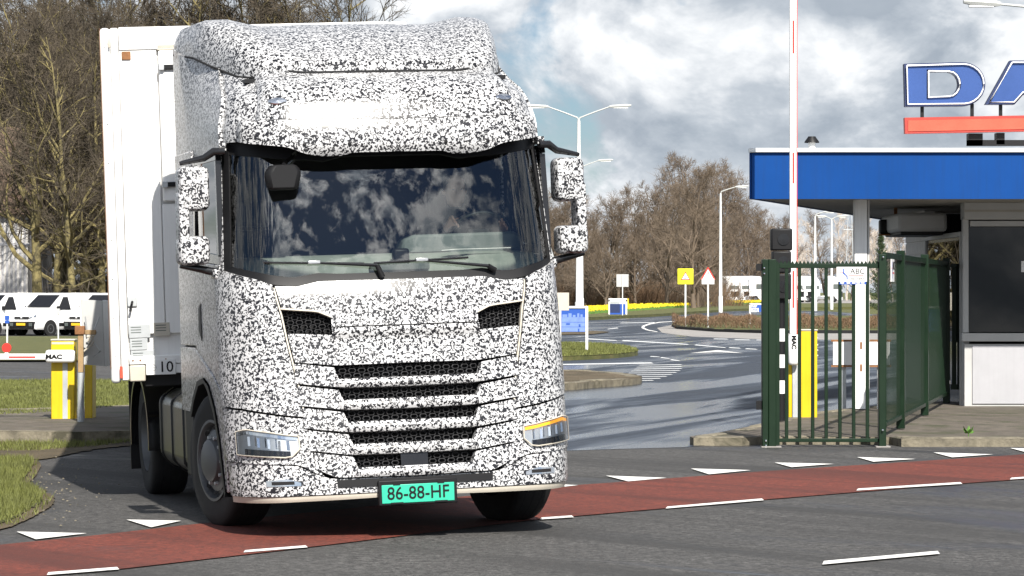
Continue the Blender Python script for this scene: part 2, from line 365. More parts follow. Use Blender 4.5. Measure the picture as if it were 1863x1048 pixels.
def island(name, pts, h, topm, kerbm=None, kw=.18, stones=None, z0=-.02, label=None, cat=None):
    """raised ground with a kerb of single stones along its edge"""
    o = sheet(name, pts, h - .012 if kerbm else h, topm)
    mb = MB(); n = len(pts)
    for i in range(n):
        a, b = pts[i], pts[(i + 1) % n]; mb.add([(a[0], a[1], z0), (b[0], b[1], z0), (b[0], b[1], h - .013), (a[0], a[1], h - .013)], [(0, 1, 2, 3)])
    mb.build('edge', topm if not kerbm else kerbm, o)
    if kerbm:
        ring = list(range(n)) if stones is None else stones
        for i in ring:
            a, b = Vector((pts[i][0], pts[i][1], 0)), Vector((pts[(i + 1) % n][0], pts[(i + 1) % n][1], 0)); L = (b - a).length; d = (b - a).normalized(); nn = Vector((-d.y, d.x, 0))
            k = max(1, round(L / .95))
            for j in range(k):
                p, q = a + d * (L * j / k + .012), a + d * (L * (j + 1) / k - .012)
                hh = h + rnd.uniform(-.016, .012); ins = nn * kw; bat = nn * .05
                if rnd.random() < .06: continue
                m2 = MB(); m2.add([p, q, q + ins, p + ins], [(0, 3, 2, 1)])
                up = Vector((0, 0, hh)); m2.v = []; m2.f = []
                m2.add([p + Vector((0, 0, z0)), q + Vector((0, 0, z0)), q + ins + Vector((0, 0, z0)), p + ins + Vector((0, 0, z0)), p + bat + up, q + bat + up, q + ins + up, p + ins + up], [(0, 3, 2, 1), (4, 5, 6, 7), (0, 1, 5, 4), (1, 2, 6, 5), (2, 3, 7, 6), (3, 0, 4, 7)])
                m2.build('kerb_stone', kerbm, o, bevel=.015, seg=1)
    return o
def ccw(pts):
    a = sum(pts[i][0] * pts[(i + 1) % len(pts)][1] - pts[(i + 1) % len(pts)][0] * pts[i][1] for i in range(len(pts)))
    return pts if a > 0 else pts[::-1]
def jag0(pts, a):
    c = sum((Vector((p[0], p[1], 0)) for p in pts), Vector()) / len(pts)
    return [Vector((p[0], p[1], 0)) + (Vector((p[0], p[1], 0)) - c).normalized() * rnd.uniform(-a, a) for p in pts]
# left: verge, island with barrier, lawns
verge = sheet('verge', jag0(smooth_poly(gp([(-200, 846), (20, 842), (58, 846), (50, 866), (36, 884), (62, 900), (78, 912), (60, 926), (30, 944), (-20, 962), (-200, 1000)]), 14), .06), .02, M['grass'])
def jag(pts, a):
    c = sum((Vector((p[0], p[1], 0)) for p in pts), Vector()) / len(pts)
    return [Vector((p[0], p[1], 0)) + (Vector((p[0], p[1], 0)) - c).normalized() * rnd.uniform(-a, a) for p in pts]
vsoil = sheet('verge_soil', jag(smooth_poly(gp([(-200, 838), (30, 836), (72, 843), (66, 866), (54, 882), (82, 896), (100, 912), (82, 930), (40, 952), (-10, 968), (-200, 1006)]), 14), .05), .012, M['soil'])
sheet('dirt_strip', jag0(smooth_poly(gp([(-200, 802), (80, 806), (250, 800), (300, 806), (180, 818), (110, 832), (40, 840), (-200, 846)]), 12), .06), .012, M['soil'])
kislp = ccw([tuple(p[:2]) for p in gp([(-400, 800), (-100, 803), (130, 806), (300, 802), (420, 790), (420, 768), (250, 752), (100, 760), (-400, 772)])])
kisl = island('barrier_island', kislp, .14, M['paving'], M['concrete'], .2)
lawnp = ccw([tuple(p[:2]) for p in gp([(-400, 772), (0, 772), (120, 766), (245, 752), (420, 748), (560, 716), (420, 702), (0, 704), (-400, 704)])])
lawn = island('lawn', lawnp, .12, M['grass'], M['concrete'], .16, stones=None)
sheet('side_road', [tuple(p[:2]) for p in gp([(-400, 703), (700, 703), (560, 662), (-400, 662)])], .006, M['asphalt'])
sheet('far_lawn', [tuple(p[:2]) for p in gp([(-700, 660), (700, 658), (700, 614), (-700, 614)])], .05, M['grass'])
sheet('forest_floor', [(-160, 152), (-6, 150), (4, 210), (10, 420), (-200, 420)], .03, M['litter'])
# right: islands and far lawn
isl1 = ccw([tuple(p[:2]) for p in smooth_poly(gp([(900, 706), (1015, 711), (1080, 706), (1150, 701), (1168, 696), (1140, 690), (1080, 685), (1010, 684), (900, 684)]), 2)])
island('traffic_island', isl1, .13, M['soil'], M['concrete'], .3)
isl2 = ccw([tuple(p[:2]) for p in smooth_poly(gp([(900, 662), (1015, 657), (1090, 654), (1150, 649), (1160, 644), (1135, 636), (1080, 631), (1000, 630), (900, 631)]), 2)])
island('sign_island', isl2, .12, M['grass'])
sheet('soil_patch', gp([(1020, 606), (1080, 603), (1110, 605), (1080, 609), (1020, 610)]), .03, M['soil'])
ringp = ccw([tuple(p[:2]) for p in gp([(1222, 594), (1232, 599), (1300, 604), (1390, 607), (1600, 607), (1850, 604), (1850, 583), (1600, 578), (1390, 577), (1290, 579), (1232, 586)])])
island('roundabout_island', ringp, .14, M['grass'], M['dark'])
farl = ccw([tuple(p[:2]) for p in gp([(900, 586), (1070, 583), (1200, 576), (1320, 567), (1400, 563.5), (1650, 561), (1900, 560), (1900, 551), (900, 555)])])
island('flower_lawn', farl, .18, M['grass'])
sheet('lorry_yard', [(-6, 395), (160, 395), (160, 560), (-6, 560)], .2, M['apron'])
# gate island (right) in front of the booth
gisl = ccw([tuple(p[:2]) for p in gp([(1255, 808), (1262, 811), (1350, 811), (1380, 809), (1480, 809), (1618, 809), (1640, 813), (1863, 813), (2200, 800), (2200, 690), (1700, 742), (1560, 752), (1450, 766), (1380, 785), (1300, 802)])])
gate_island = island('gate_island', gisl, .10, M['paving'], M['concrete'], .22)
# ------------------------------------------------------------------ gatehouse
DC = 41.5
gh = empty('gatehouse', (6.55, 43.75, 0), label='grey gatehouse booth with dark window under a blue fascia canopy', cat='building')
def gB(name, m, boxes, bevel=0, parent=None):
    mb = MB()
    for b in boxes: mb.box(*b)
    o = mb.build(name, m, parent or gh, bevel=bevel)
    if not parent: o.matrix_parent_inverse = T_((-6.55, -43.75, 0))
    return o
zb, zt = CAM_H + 168 * DC / FPX, CAM_H + 252 * DC / FPX
can = [(3.29, DC), (14.5, DC), (14.5, 60), (8.3, 60)]
mb = MB(); mb.prism([(x + .03 if x < 5 else x, y + (.03 if y < 42 else 0), zb + .03) for x, y in can], (0, 0, zt - zb - .04)); o = mb.build('canopy', M['soffit_grey'], gh); o.matrix_parent_inverse = T_((-6.55, -43.75, 0))
canopy = o
edges = [3.29, 7.08, 10.85, 14.5]
for i in range(3):
    mb = MB(); mb.box(edges[i] + .004, edges[i + 1] - .004, DC, DC + .03, zb, zt); o = mb.build('fascia_panel', M['blue'], gh); o.matrix_parent_inverse = T_((-6.55, -43.75, 0))
a, b = Vector((3.29, DC + .031, 0)), Vector((8.27, 59.9, 0)); d = (b - a).normalized(); nn = Vector((-d.y, d.x, 0)) * .03
mb = MB(); mb.prism([a + Vector((0, 0, zb)), b + Vector((0, 0, zb)), b + nn + Vector((0, 0, zb)), a + nn + Vector((0, 0, zb))], (0, 0, zt - zb)); o = mb.build('fascia_panel', M['blue'], gh); o.matrix_parent_inverse = T_((-6.55, -43.75, 0))
mb = MB(); mb.prism([(3.24, DC - .05, zt + .002), (14.5, DC - .05, zt + .002), (14.5, 60, zt + .002), (8.2, 60, zt + .002)], (0, 0, .062)); o = mb.build('roof_edge', M['polewhite'], gh, bevel=.01); o.matrix_parent_inverse = T_((-6.55, -43.75, 0))
for i in range(26):                                     # soffit boards
    y = DC + .06 + i * .52; mb = MB(); x0 = 3.32 + (y - DC) * .2795; mb.box(x0, 14.2, y, y + .5, zb + .012, zb + .028); o = mb.build('soffit_board', M['soffit_grey'], gh); o.matrix_parent_inverse = T_((-6.55, -43.75, 0))
W0 = 43.75
def zz(py, d=W0): return CAM_H - (py - HZ) * d / FPX
def xx(px, d=W0): return (px - CX) * d / FPX
gB('base_wall', M['greyframe'], [(6.55, 14, W0, W0 + .1, .0, zz(626))])
for x0, x1 in ((6.66, 9.6), (9.63, 13.8)): gB('wall_panel', M['wall'], [(x0, x1, W0 - .02, W0 + .01, .12, zz(629))], .006)
gB('window_sill', M['greyframe'], [(6.5, 14, W0 - .09, W0 + .05, zz(621), zz(606))], .006)
gB('window_frame', M['greyframe'], [(6.52, 6.60, W0 - .05, W0 + .06, zz(605), zz(395)), (6.62, 14, W0 - .05, W0 + .06, zz(412), zz(402)), (9.4, 9.47, W0 - .045, W0 + .05, zz(604), zz(413))], .004)
gB('window_pane', M['boothglass'], [(6.61, 9.39, W0 + .005, W0 + .012, zz(604), zz(413)), (9.48, 13.9, W0 + .005, W0 + .012, zz(604), zz(413))])
gB('shutter_box', M['greyframe'], [(6.52, 14, W0 - .12, W0 + .2, zz(400), zz(368))], .015)
gB('shutter_groove', M['soffit_grey'], [(6.53, 14, W0 - .124, W0 - .12, zz(386), zz(382))])
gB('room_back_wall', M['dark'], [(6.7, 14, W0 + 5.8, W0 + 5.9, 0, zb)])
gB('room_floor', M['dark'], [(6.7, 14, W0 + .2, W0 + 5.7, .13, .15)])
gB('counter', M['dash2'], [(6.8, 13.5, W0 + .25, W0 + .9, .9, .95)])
gB('monitor', M['black'], [(7.2, 7.75, W0 + .5, W0 + .56, 1.15, 1.5), (7.44, 7.5, W0 + .5, W0 + .55, .96, 1.15)], .01)
gB('notice', M['white'], [(xx(1858), xx(1876), W0 - .001, W0 + .003, zz(495), zz(475))])
gB('corner_post', M['greyframe'], [(6.55, 6.63, W0 + .10, W0 + .3, .0, zb)])
# left side of the booth, receding
gB('side_wall', M['brickwhite'], [(6.55, 6.7, 47.9, 50.2, 0, zb)])
for r in range(15):
    gB('masonry_course', M['brickwhite'], [(6.535, 6.552, 47.92, 50.2, .15 + r * .2, .335 + r * .2)], .004)
gB('side_door', M['gloss_black'], [(6.56, 6.62, 44.1, 47.85, 0, 2.6)])
gB('side_door_frame', M['greyframe'], [(6.53, 6.60, 44.05, 44.13, 0, 2.62), (6.53, 6.60, 47.78, 47.86, 0, 2.62), (6.53, 6.60, 44.13, 47.78, 2.55, 2.62)], .005)
gB('side_door_pane', M['sideglass'], [(6.552, 6.558, 44.2, 47.7, 1.0, 2.5)])
ac = empty('air_conditioner', (6.3, 46.2, 2.62), label='grey air conditioning unit under the canopy beside the booth', cat='air conditioner')
MB().box(-.55, .18, -1.2, .9, .02, .3).build('housing', M['greyframe'], ac, bevel=.05); MB().box(-.5, .14, -1.1, .8, -.03, .03).build('louvre', M['black'], ac, bevel=.02)
hs = empty('hanging_signal_box', P(1628, 402, 46.5), label='black signal box hanging from the canopy on a rusty bracket', cat='signal')
MB().box(-.24, .22, -.12, .12, -.2, .02).build('box', M['black'], hs, bevel=.03); MB().box(-.03, .02, -.15, -.12, -.12, .42).build('bracket', M['rust'], hs); MB().box(-.24, .22, -.125, .125, -.225, -.203).build('bottom_rail', M['rust'], hs)
cl = empty('canopy_column', (xx(1567, 42.4), 42.4, .1), label='white steel column carrying the blue canopy, rusty near its foot', cat='column')
MB().box(-.105, .07, -.1, .1, 0, zb - .085).build('shaft', M['white'], cl, bevel=.008); MB().box(.078, .105, -.09, .1, 0, zb - .085).build('flange', M['greyframe'], cl)
for zr in (.93, .62): MB().box(-.03, .0, -.104, -.1, zr - .09, zr + .01).build('rust_streak', M['rust'], cl)
bs = empty('blank_sign', (xx(1567, 42.4), 42.75, 0), label='blank white sign panel with rusty edge behind the column', cat='sign')
mb = MB(); mb.box(-.36, .44, -.02, .02, zz(664, 42.7), zz(622, 42.7)); mb.build('panel', M['white'], bs); MB().box(-.385, .465, -.012, .03, zz(668, 42.7), zz(664.4, 42.7)).build('bottom_edge', M['rust'], bs); MB().box(-.385, .465, -.012, .03, zz(621.6, 42.7), zz(618, 42.7)).build('top_edge', M['rust'], bs)
for x in (-.2, .3): MB().box(x - .03, x + .03, .031, .08, .05, zz(620, 42.7)).build('post', M['steel'], bs)
vt = empty('roof_vent', (xx(1477, 44), 44, zt + .08), label='small mushroom roof vent near the left end of the blue canopy', cat='vent')
MB().lathe([(.055, 0), (.05, .22)], 12).build('pipe', M['white'], vt, smooth=40); MB().lathe([(.11, .18), (.105, .2), (.06, .26), (.055, .272), (0, .272)], 12).build('cap', M['black'], vt, smooth=30)
# ---- roof sign
DS = 43.0; S = DS / FPX
rs = empty('roof_sign', (xx(1700, DS), DS, zt + .08), label='blue letters over a red bar standing on the canopy roof', cat='sign')
PI_ = T_((-rs.location.x, -rs.location.y, -rs.location.z))
def letter(name, outline, holes=()):
    pass
def arcpts(cx_, cy_, rx, ry, a0, a1, n=10): return [(cx_ + rx * math.cos(R(a0 + (a1 - a0) * i / n)), cy_ + ry * math.sin(R(a0 + (a1 - a0) * i / n))) for i in range(n + 1)]
def sgp(px, py, y=DS): return Vector(((px - CX) * DS / FPX, y, CAM_H - (py - HZ) * DS / FPX))
Do = [(1645, 116), (1748, 113)] + arcpts(1752, 153, 41, 40, -88, 88, 12) + [(1748, 193), (1647, 194)]
Di = [(1690, 131), (1727, 130.5)] + arcpts(1724, 153, 20, 22, -86, 86, 8) + [(1727, 175.5), (1690, 176)]
def ring_shape(mb, A, B, y0, y1):                        # a D with an open counter: walk outer and inner with equal counts
    n = len(A)
    def res(L, n):
        L = [Vector((p[0], p[1])) for p in L] + [Vector((L[0][0], L[0][1]))]; acc = [0]
        for i in range(len(L) - 1): acc.append(acc[-1] + (L[i + 1] - L[i]).length)
        out = []
        for k in range(n):
            t = acc[-1] * k / n; i = max(j for j in range(len(acc)) if acc[j] <= t + 1e-9); i = min(i, len(L) - 2)
            out.append(L[i].lerp(L[i + 1], (t - acc[i]) / max(1e-9, acc[i + 1] - acc[i])))
        return out
    N = 72; a, b = res(A, N), res(B, N)
    # make the straight corners exact
    def snap(r, src):
        for s_ in (src[0], src[1], src[-1], src[-2]):
            k = min(range(N), key=lambda q: (r[q] - Vector(s_)).length); r[k] = Vector(s_)
    snap(a, A); snap(b, B)
    vs = [sgp(p.x, p.y, y) for y in (y0, y1) for r in (a, b) for p in r]
    fs = []
    for k in range(N):
        j = (k + 1) % N
        fs += [(k, j, N + j, N + k), (2 * N + k, 3 * N + k, 3 * N + j, 2 * N + j), (k, 2 * N + k, 2 * N + j, j), (N + k, N + j, 3 * N + j, 3 * N + k)]
    mb.add(vs, fs)
def shrink(L, d, c):
    out = []
    n = len(L)
    for i in range(n):
        p, q, r = Vector(L[i - 1]), Vector(L[i]), Vector(L[(i + 1) % n]); e1, e2 = (q - p).normalized(), (r - q).normalized()
        n1_, n2_ = Vector((-e1.y, e1.x)), Vector((-e2.y, e2.x)); k = (n1_ + n2_); k = k / max(.5, k.dot(n1_)) if k.length else n1_
        out.append(tuple(q + k * d * c))
    return out
def put(mb, name, m, parent=rs, **k):
    o = mb.build(name, m, parent, **k); 
    if parent is rs: o.matrix_parent_inverse = PI_
    return o
mb = MB(); ring_shape(mb, Do, Di, DS, DS + .16); ld = put(mb, 'letter_d', M['navy'])
mb = MB(); ring_shape(mb, shrink(Do, 4.5, 1), shrink(Di, 4.5, -1), DS - .02, DS - .004); put(mb, 'letter_face', M['signblue'])
def neon(L, off=-.045):
    pts = [sgp(x, y, DS + off) for x, y in L]; mb = MB(); mb.tube(pts + [pts[0]], .012, 6, False); put(mb, 'light_tube', M['whitegloss'], smooth=60)
neon(shrink(Do, 4, 1)); neon(shrink(Di, 1.5, -1))
Ao = [(1838, 110), (1930, 110), (1935, 190), (1900, 190), (1899, 172), (1862, 172), (1846, 190), (1793, 190)]
mb = MB(); mb.prism([sgp(x, y, DS) for x, y in Ao], (0, .16, 0)); put(mb, 'letter_a', M['navy'])
mb = MB(); mb.prism([sgp(x, y, DS - .02) for x, y in shrink(Ao, 4.5, 1)], (0, .016, 0)); put(mb, 'letter_face', M['signblue']); neon(shrink(Ao, 4, 1))
mb = MB(); mb.prism([sgp(x, y, DS) for x, y in [(1646, 214), (2080, 206), (2080, 235), (1647, 243)]], (0, .16, 0)); put(mb, 'red_bar_edge', mat('bar_edge', (.32, .03, .02), .5))
mb = MB(); mb.prism([sgp(x, y, DS - .012) for x, y in [(1652, 219), (2076, 211), (2076, 231), (1652, 239)]], (0, .01, 0)); put(mb, 'red_bar_face', M['redbar'])
for px, y0, y1 in ((1679, 194, 214), (1770, 188, 213), (1822, 190, 212)):
    a, b = sgp(px - 3, y0, DS + .06), sgp(px + 3, y1, DS + .1); mb = MB(); mb.box(a.x, b.x, a.y, b.y, b.z, a.z); put(mb, 'strut', M['black'])
for x0, x1, y0, y1 in ((1764, 1790, 242, 264), (1764, 2000, 254, 264), (1815, 1830, 241, 262), (1880, 1895, 240, 262)):
    a, b = sgp(x0, y0, DS + .1), sgp(x1, y1, DS + .3); mb = MB(); mb.box(a.x, b.x, a.y, b.y, b.z, a.z); put(mb, 'base_frame', M['black'])
# ------------------------------------------------------------------ green gate fence
def fence_post(par, x, y, z0, z1, w=.1, d=.1):
    MB().box(x - w / 2, x + w / 2, y - d / 2, y + d / 2, z0, z1).build('post', M['green'], par, bevel=.006)
DG = 34.0
def gx(px): return (px - CX) * DG / FPX
f1 = empty('fence_panel', (gx(1500), DG, 0), label='dark green barred fence panel facing the road with a white sign', cat='fence')
o1 = f1.location.x
for a, b in ((1386, 1397), (1397.3, 1411)): MB().box(gx(a) - o1, gx(b) - o1, -.09, .09, .0, 2.11).build('post', M['green'], f1, bevel=.006)
MB().box(gx(1411) - o1, gx(1418) - o1, -.03, .05, .02, 2.06).build('post', M['green'], f1)
MB().box(gx(1598) - o1, gx(1611) - o1, -.07, .07, .0, 2.17).build('post', M['green'], f1, bevel=.006)
MB().box(gx(1418) - o1, gx(1598) - o1, -.025, .025, 2.01, 2.06).build('top_rail', M['green'], f1, bevel=.004)
MB().box(gx(1411) - o1, gx(1598) - o1, -.025, .025, .055, .095).build('bottom_rail', M['green'], f1, bevel=.004)
for k in range(27):
    x = gx(1414 + k * 7) - o1; MB().prism([(x - .02, -.005, 2.06), (x + .02, -.005, 2.06), (x, -.005, 2.095)], (0, .01, 0)).build('comb_tooth', M['green'], f1)
barm = None
for px in (1431, 1454.5, 1478.5, 1503, 1528, 1553, 1578):
    if barm is None:
        ob = MB().box(-.019, .019, -.018, .018, .09, 2.015).build('bar', M['green'], f1, bevel=.004); barm = ob.data
    else:
        ob = bpy.data.objects.new('bar', barm); COL.objects.link(ob); ob.parent = f1; m_ = ob.modifiers.new('bevel', 'BEVEL'); m_.width = .004
    ob.location.x = gx(px) - o1
for px, py in ((1389, 488), (1389, 498), (1392, 801), (1392, 810), (1605, 468), (1604, 782)):
    p = P(px, py, DG); MB().lathe([(.012, 0), (.01, .012), (0, .014)], 8, M=T_((p.x - o1, -.093, p.z)) @ RX(90)).build('bolt', M['chrome'], f1)
MB().box(gx(1376) - o1, gx(1385.5) - o1, -.05, .05, .42, .52).build('hinge', M['black'], f1); MB().box(gx(1376) - o1, gx(1385.5) - o1, -.05, .05, 1.98, 2.06).build('hinge', M['black'], f1)
MB().box(gx(1384) - o1, gx(1420) - o1, -.12, .12, -.0, .012).build('foot_plate', M['apron'], f1); MB().box(gx(1592) - o1, gx(1618) - o1, -.12, .12, .0, .012).build('foot_plate', M['apron'], f1)
def abc_sign(name, cx_, cz, w, h, M4, label, par=None, small=False):
    e = empty(name, label=label, cat='sign')
    e.matrix_world = M4 @ T_((cx_, 0, cz))
    MB().box(-w / 2, w / 2, -.004, .004, -h / 2, h / 2).build('plate', M['white'], e)
    moved(text_mb('ABC', h * .52, .001), T_((w * .19, -.006, h * .19))).build('lettering', M['black'], e)
    if not small:
        moved(text_mb('HEKWERK', h * .17, .001, sx=1.35), T_((w * .17, -.006, -h * .32))).build('lettering', M['black'], e)
    for pts, c in (([(-.42, .12), (-.28, .12), (-.28, .07), (-.42, .07)], 'red'), ([(-.30, .38), (-.26, .38), (-.26, .14), (-.14, -.14), (-.17, -.16), (-.30, .06)], 'boardblue'), ([(-.18, -.10), (-.14, -.08), (-.13, -.36), (-.17, -.36)], 'boardblue'), ([(-.12, -.08), (.38, -.08), (.38, -.14), (-.12, -.14)], 'red')):
        mb = MB(); mb.prism([(x * w, -.006, z * h) for x, z in pts], (0, .0015, 0)); mb.build('emblem', M[c], e)
    return e
s = abc_sign('maker_sign', 0, 0, .34, .165, T_((gx(1549), DG - .032, zz(499, DG))), 'white sign with ABC lettering fixed to the fence bars')
ss = empty('blue_strip_sign', (gx(1551), DG - .03, zz(514.5, DG)), label='narrow blue and white strip right below the ABC sign', cat='sign')
MB().box(-.15, .15, -.003, .003, -.018, .012).build('strip', M['boardblue'], ss)
for x in (-.12, -.05, .01, .06, .11): MB().box(x - .02, x + .02, -.006, -.0035, -.008, .006).build('white_mark', M['white'], ss)
# receding panel
A3, B3 = Vector((gx(1611), DG + .1, 0)), Vector(((1722 - CX) * 44.6 / FPX, 44.6, 0)); dv = (B3 - A3); L3 = dv.length; ang = math.atan2(dv.y, dv.x)
f2 = empty('fence_panel', A3, (0, 0, ang), label='long dark green fence panel receding from the road to the booth', cat='fence')
def rbox(nm, x0, x1, y0, y1, z0, z1, par=f2, m='green', bev=.004): return MB().box(x0, x1, y0, y1, z0, z1).build(nm, M[m], par, bevel=bev)
rbox('top_rail', .02, L3, -.025, .025, 2.12, 2.19); rbox('bottom_rail', .02, L3, -.025, .025, .22, .27)
for t in (2.3, 6.3, L3): rbox('post', t - .05, t + .05, -.05, .05, .1, 2.24)
nb = int(L3 / .16)
bm_ = None
for k in range(nb):
    if bm_ is None: ob = MB().box(-.016, .016, -.0042, .0042, .26, 2.13).build('bar', M['green'], f2); bm_ = ob.data
    else: ob = bpy.data.objects.new('bar', bm_); COL.objects.link(ob); ob.parent = f2
    ob.location.x = .12 + k * .16
abc_sign('maker_sign', 0, 0, .42, .26, T_(A3) @ Matrix.Rotation(ang, 4, 'Z') @ T_((.75, -.03, 1.99)), 'small white maker sign high on the receding fence panel', small=True)
# small gate to the booth
f3 = empty('side_gate', B3, (0, 0, math.atan2(46.2 - B3.y, 7.05 - B3.x) * .0 + R(-8)), label='narrow green pedestrian gate with chrome handle against the booth', cat='gate')
B3w = (1752 - CX) * 44.4 / FPX - B3.x
for nm, z0, z1 in (('top_rail', 2.1, 2.16), ('bottom_rail', .3, .38)): rbox(nm, .06, B3w, -.02, .02, z0, z1, f3)
rbox('post', B3w - .05, B3w, -.04, .04, .12, 2.2, f3)
for k in range(5):
    x = .09 + k * (B3w - .16) / 5; rbox('bar', x - .012, x + .012, -.012, .012, .38, 2.1, f3)
MB().lathe([(.02, 0), (.02, .03), (.012, .035), (.012, .06)], 8, M=T_((B3w - .03, -.05, 1.2)) @ RX(90)).build('handle', M['chrome'], f3); rbox('handle_plate', B3w - .05, B3w - .01, -.05, -.04, 1.05, 1.3, f3, 'chrome')
rbox('hinge', .02, .06, -.04, .03, .38, .44, f3, 'chrome'); rbox('hinge', .02, .06, -.04, .03, 1.98, 2.06, f3, 'chrome')
# ------------------------------------------------------------------ traffic signal by the gate
DT = 38.5
ts = empty('traffic_signal', ((1421 - CX) * DT / FPX, DT, .1), label='black traffic signal on a black and white banded post behind the fence', cat='traffic light')
MB().lathe([(.062, 0), (.062, 1.64)], 14).build('post', M['black'], ts, smooth=40)
for y0, y1 in ((598, 621), (645, 669), (692, 716)):
    MB().lathe([(.0645, zz(y1, DT) - .1), (.0645, zz(y0, DT) - .1)], 14).build('white_band', M['white'], ts, smooth=40)
zs = [(zz(545, DT) - .1, zz(498, DT) - .1, .12), (zz(497, DT) - .1, zz(457, DT) - .1, .12), (zz(456, DT) - .1, zz(416, DT) - .1, .135)]
for z0, z1, w in zs:
    h = MB().box(-w, w, -.12, .1, z0, z1).build('signal_head', M['black'], ts, bevel=.02); MB().lathe([(.07, 0), (.075, .01), (.0, .012)], 16, M=T_((.02, -.12, (z0 + z1) / 2)) @ RX(90)).build('lens', M['gloss_black'], h)
# ------------------------------------------------------------------ barriers
def barrier(name, px, d, z0, label, group=None):
    e = empty(name, ((px - CX) * d / FPX, d, z0), label=label, cat='barrier'); return e
DB = 40.0
br = barrier('raised_barrier', 1467, DB, .11, 'yellow barrier cabinet with its white and red boom standing upright by the gate')
def bx(e, d, nm, x0, x1, y0, y1, zlo, zhi, m, bev=.006, par=None):
    ox = e.location.x; return MB().box((x0 - CX) * d / FPX - ox, (x1 - CX) * d / FPX - ox, y0, y1, zz(zlo, d) - e.location.z, zz(zhi, d) - e.location.z).build(nm, M[m], par or e, bevel=bev)
bx(br, DB, 'cabinet', 1451.5, 1485, -.14, .2, 772, 602, 'yellow', .01); bx(br, DB, 'grey_strip', 1440, 1451, -.12, .18, 772, 660, 'steel'); bx(br, DB, 'edge_strip', 1433.5, 1439.6, -.1, .16, 772, 660, 'yellow'); bx(br, DB, 'lid', 1450, 1486, -.15, .21, 601.5, 599, 'cream')
hd = bx(br, DB, 'boom_head', 1431.5, 1450.5, -.26, -.15, 664, 607, 'whitegloss', .04)
bx(br, DB, 'boom', 1434, 1446.2, -.235, -.16, 607, -90, 'white', .01); bx(br, DB, 'red_edge', 1446.3, 1447.8, -.22, -.17, 607, -90, 'red', 0)
for y0, y1 in ((560, 493), (335, 279), (100, 40)): bx(br, DB, 'red_marking', 1438.8, 1442, -.2365, -.2355, y0, y1, 'red', 0)
tm = moved(text_mb('MAC', .085, .001, bold=.004), T_((-.19, -.264, .97)) @ RY(90)); tm.build('lettering', M['black'], br)
for z in (1.02, .93, .86, .79): MB().lathe([(.012, 0), (.012, .02), (0, .024)], 6, M=T_((.131, -.05, z)) @ RY(90)).build('bolt', M['steel'], br)
DL = 38.6
bl = barrier('closed_barrier', 120, DL, .12, 'yellow barrier cabinet with its white boom lowered across the left road')
bx(bl, DL, 'cabinet', 96, 138, -.14, .1, 776, 620, 'yellow', .01); bx(bl, DL, 'cabinet_lid', 95, 139, -.15, .11, 619.5, 616.5, 'cream'); bx(bl, DL, 'pale_strip', 97, 137, -.143, -.1405, 626, 622, 'cream', 0)
bx(bl, DL, 'grey_strip', 117, 126, -.146, -.1403, 775, 660, 'steel', 0); bx(bl, DL, 'rear_cabinet', 153, 167, .05, .4, 776, 640, 'yellow', .01)
bx(bl, DL, 'boom_head', 88, 141, -.28, -.155, 659, 636, 'whitegloss', .035)
bx(bl, DL, 'boom', -420, 88.5, -.25, -.19, 654, 643, 'white', .01)
for a, b in ((22, 70), (-150, -90), (-320, -260)): bx(bl, DL, 'red_marking', a, b, -.253, -.251, 650.5, 647.5, 'red', 0)
moved(text_mb('MAC', .075, .001, bold=.004, sx=1.3), T_(((104 - 120) * DL / FPX, -.284, zz(648.5, DL) - .12))).build('lettering', M['black'], bl)
st = empty('stop_disc', P(12, 633, DL - .22), label='red round disc on top of the lowered boom', cat='sign')
MB().lathe([(0, -.012), (.058, -.012), (.062, 0), (.058, .012), (0, .012)], 20, M=RX(90)).build('disc', M['red'], st); MB().box(-.02, .02, -.01, .02, -.085, -.055).build('clip', M['white'], st)
# post with sign box, seen from the back
DP = 37.6
wp = empty('sign_post', ((147 - CX) * DP / FPX, DP, .12), label='grey and timber post with rusty clamp beside the yellow barrier cabinet', cat='post')
MB().lathe([(.042, 0), (.04, .62)], 12).build('steel_sleeve', M['steel'], wp, smooth=40); MB().box(-.034, .034, -.03, .03, .62, 1.16).build('timber', M['wood'], wp, bevel=.008)
MB().box(-.07, .05, -.05, .05, 1.09, 1.2).build('clamp', M['rust'], wp, bevel=.01); MB().box(.05, .19, -.02, .02, 1.09, 1.15).build('clamp_arm', M['wood'], wp, bevel=.008)
sb = empty('sign_box', ((170 - CX) * 38 / FPX, 38.0, .0), label='white sign box seen from its grey back, tied with rope', cat='sign')
def sbp(px, py, d): p = P(px, py, d); return p - sb.location
mb = MB(); mb.prism([sbp(147, 545, 37.85), sbp(186, 547, 37.95), sbp(190, 666, 37.95), sbp(152, 663, 37.85)], (0, .05, 0)); mb.build('back_plate', M['greyframe'], sb)
mb = MB(); mb.prism([sbp(186.5, 546, 37.93), sbp(200, 548, 38.2), sbp(204, 664, 38.2), sbp(190.5, 667, 37.93)], (0, .2, 0)); mb.build('box_side', M['white'], sb)
mb = MB(); mb.prism([sbp(144.5, 544.5, 37.8), sbp(147, 544.5, 37.8), sbp(150.5, 640, 37.8), sbp(148, 640, 37.8)], (0, .12, 0)); mb.build('box_rim', M['white'], sb)
for pts, r_ in (([(155, 576), (159, 604)], .008), ([(181, 577), (166, 612)], .009), ([(168, 618), (183, 639), (166, 651)], .009), ([(160, 622), (167, 605), (175, 604), (168, 617), (161, 626), (166, 630), (171, 620)], .012), ([(150, 641), (165, 628)], .012), ([(158, 613), (172, 611)], .012)):
    mb = MB(); mb.tube([sbp(x, y, 37.78) for x, y in pts], r_, 6); mb.build('rope', M['cream'] if r_ > .01 else M['steel'], sb, smooth=60)
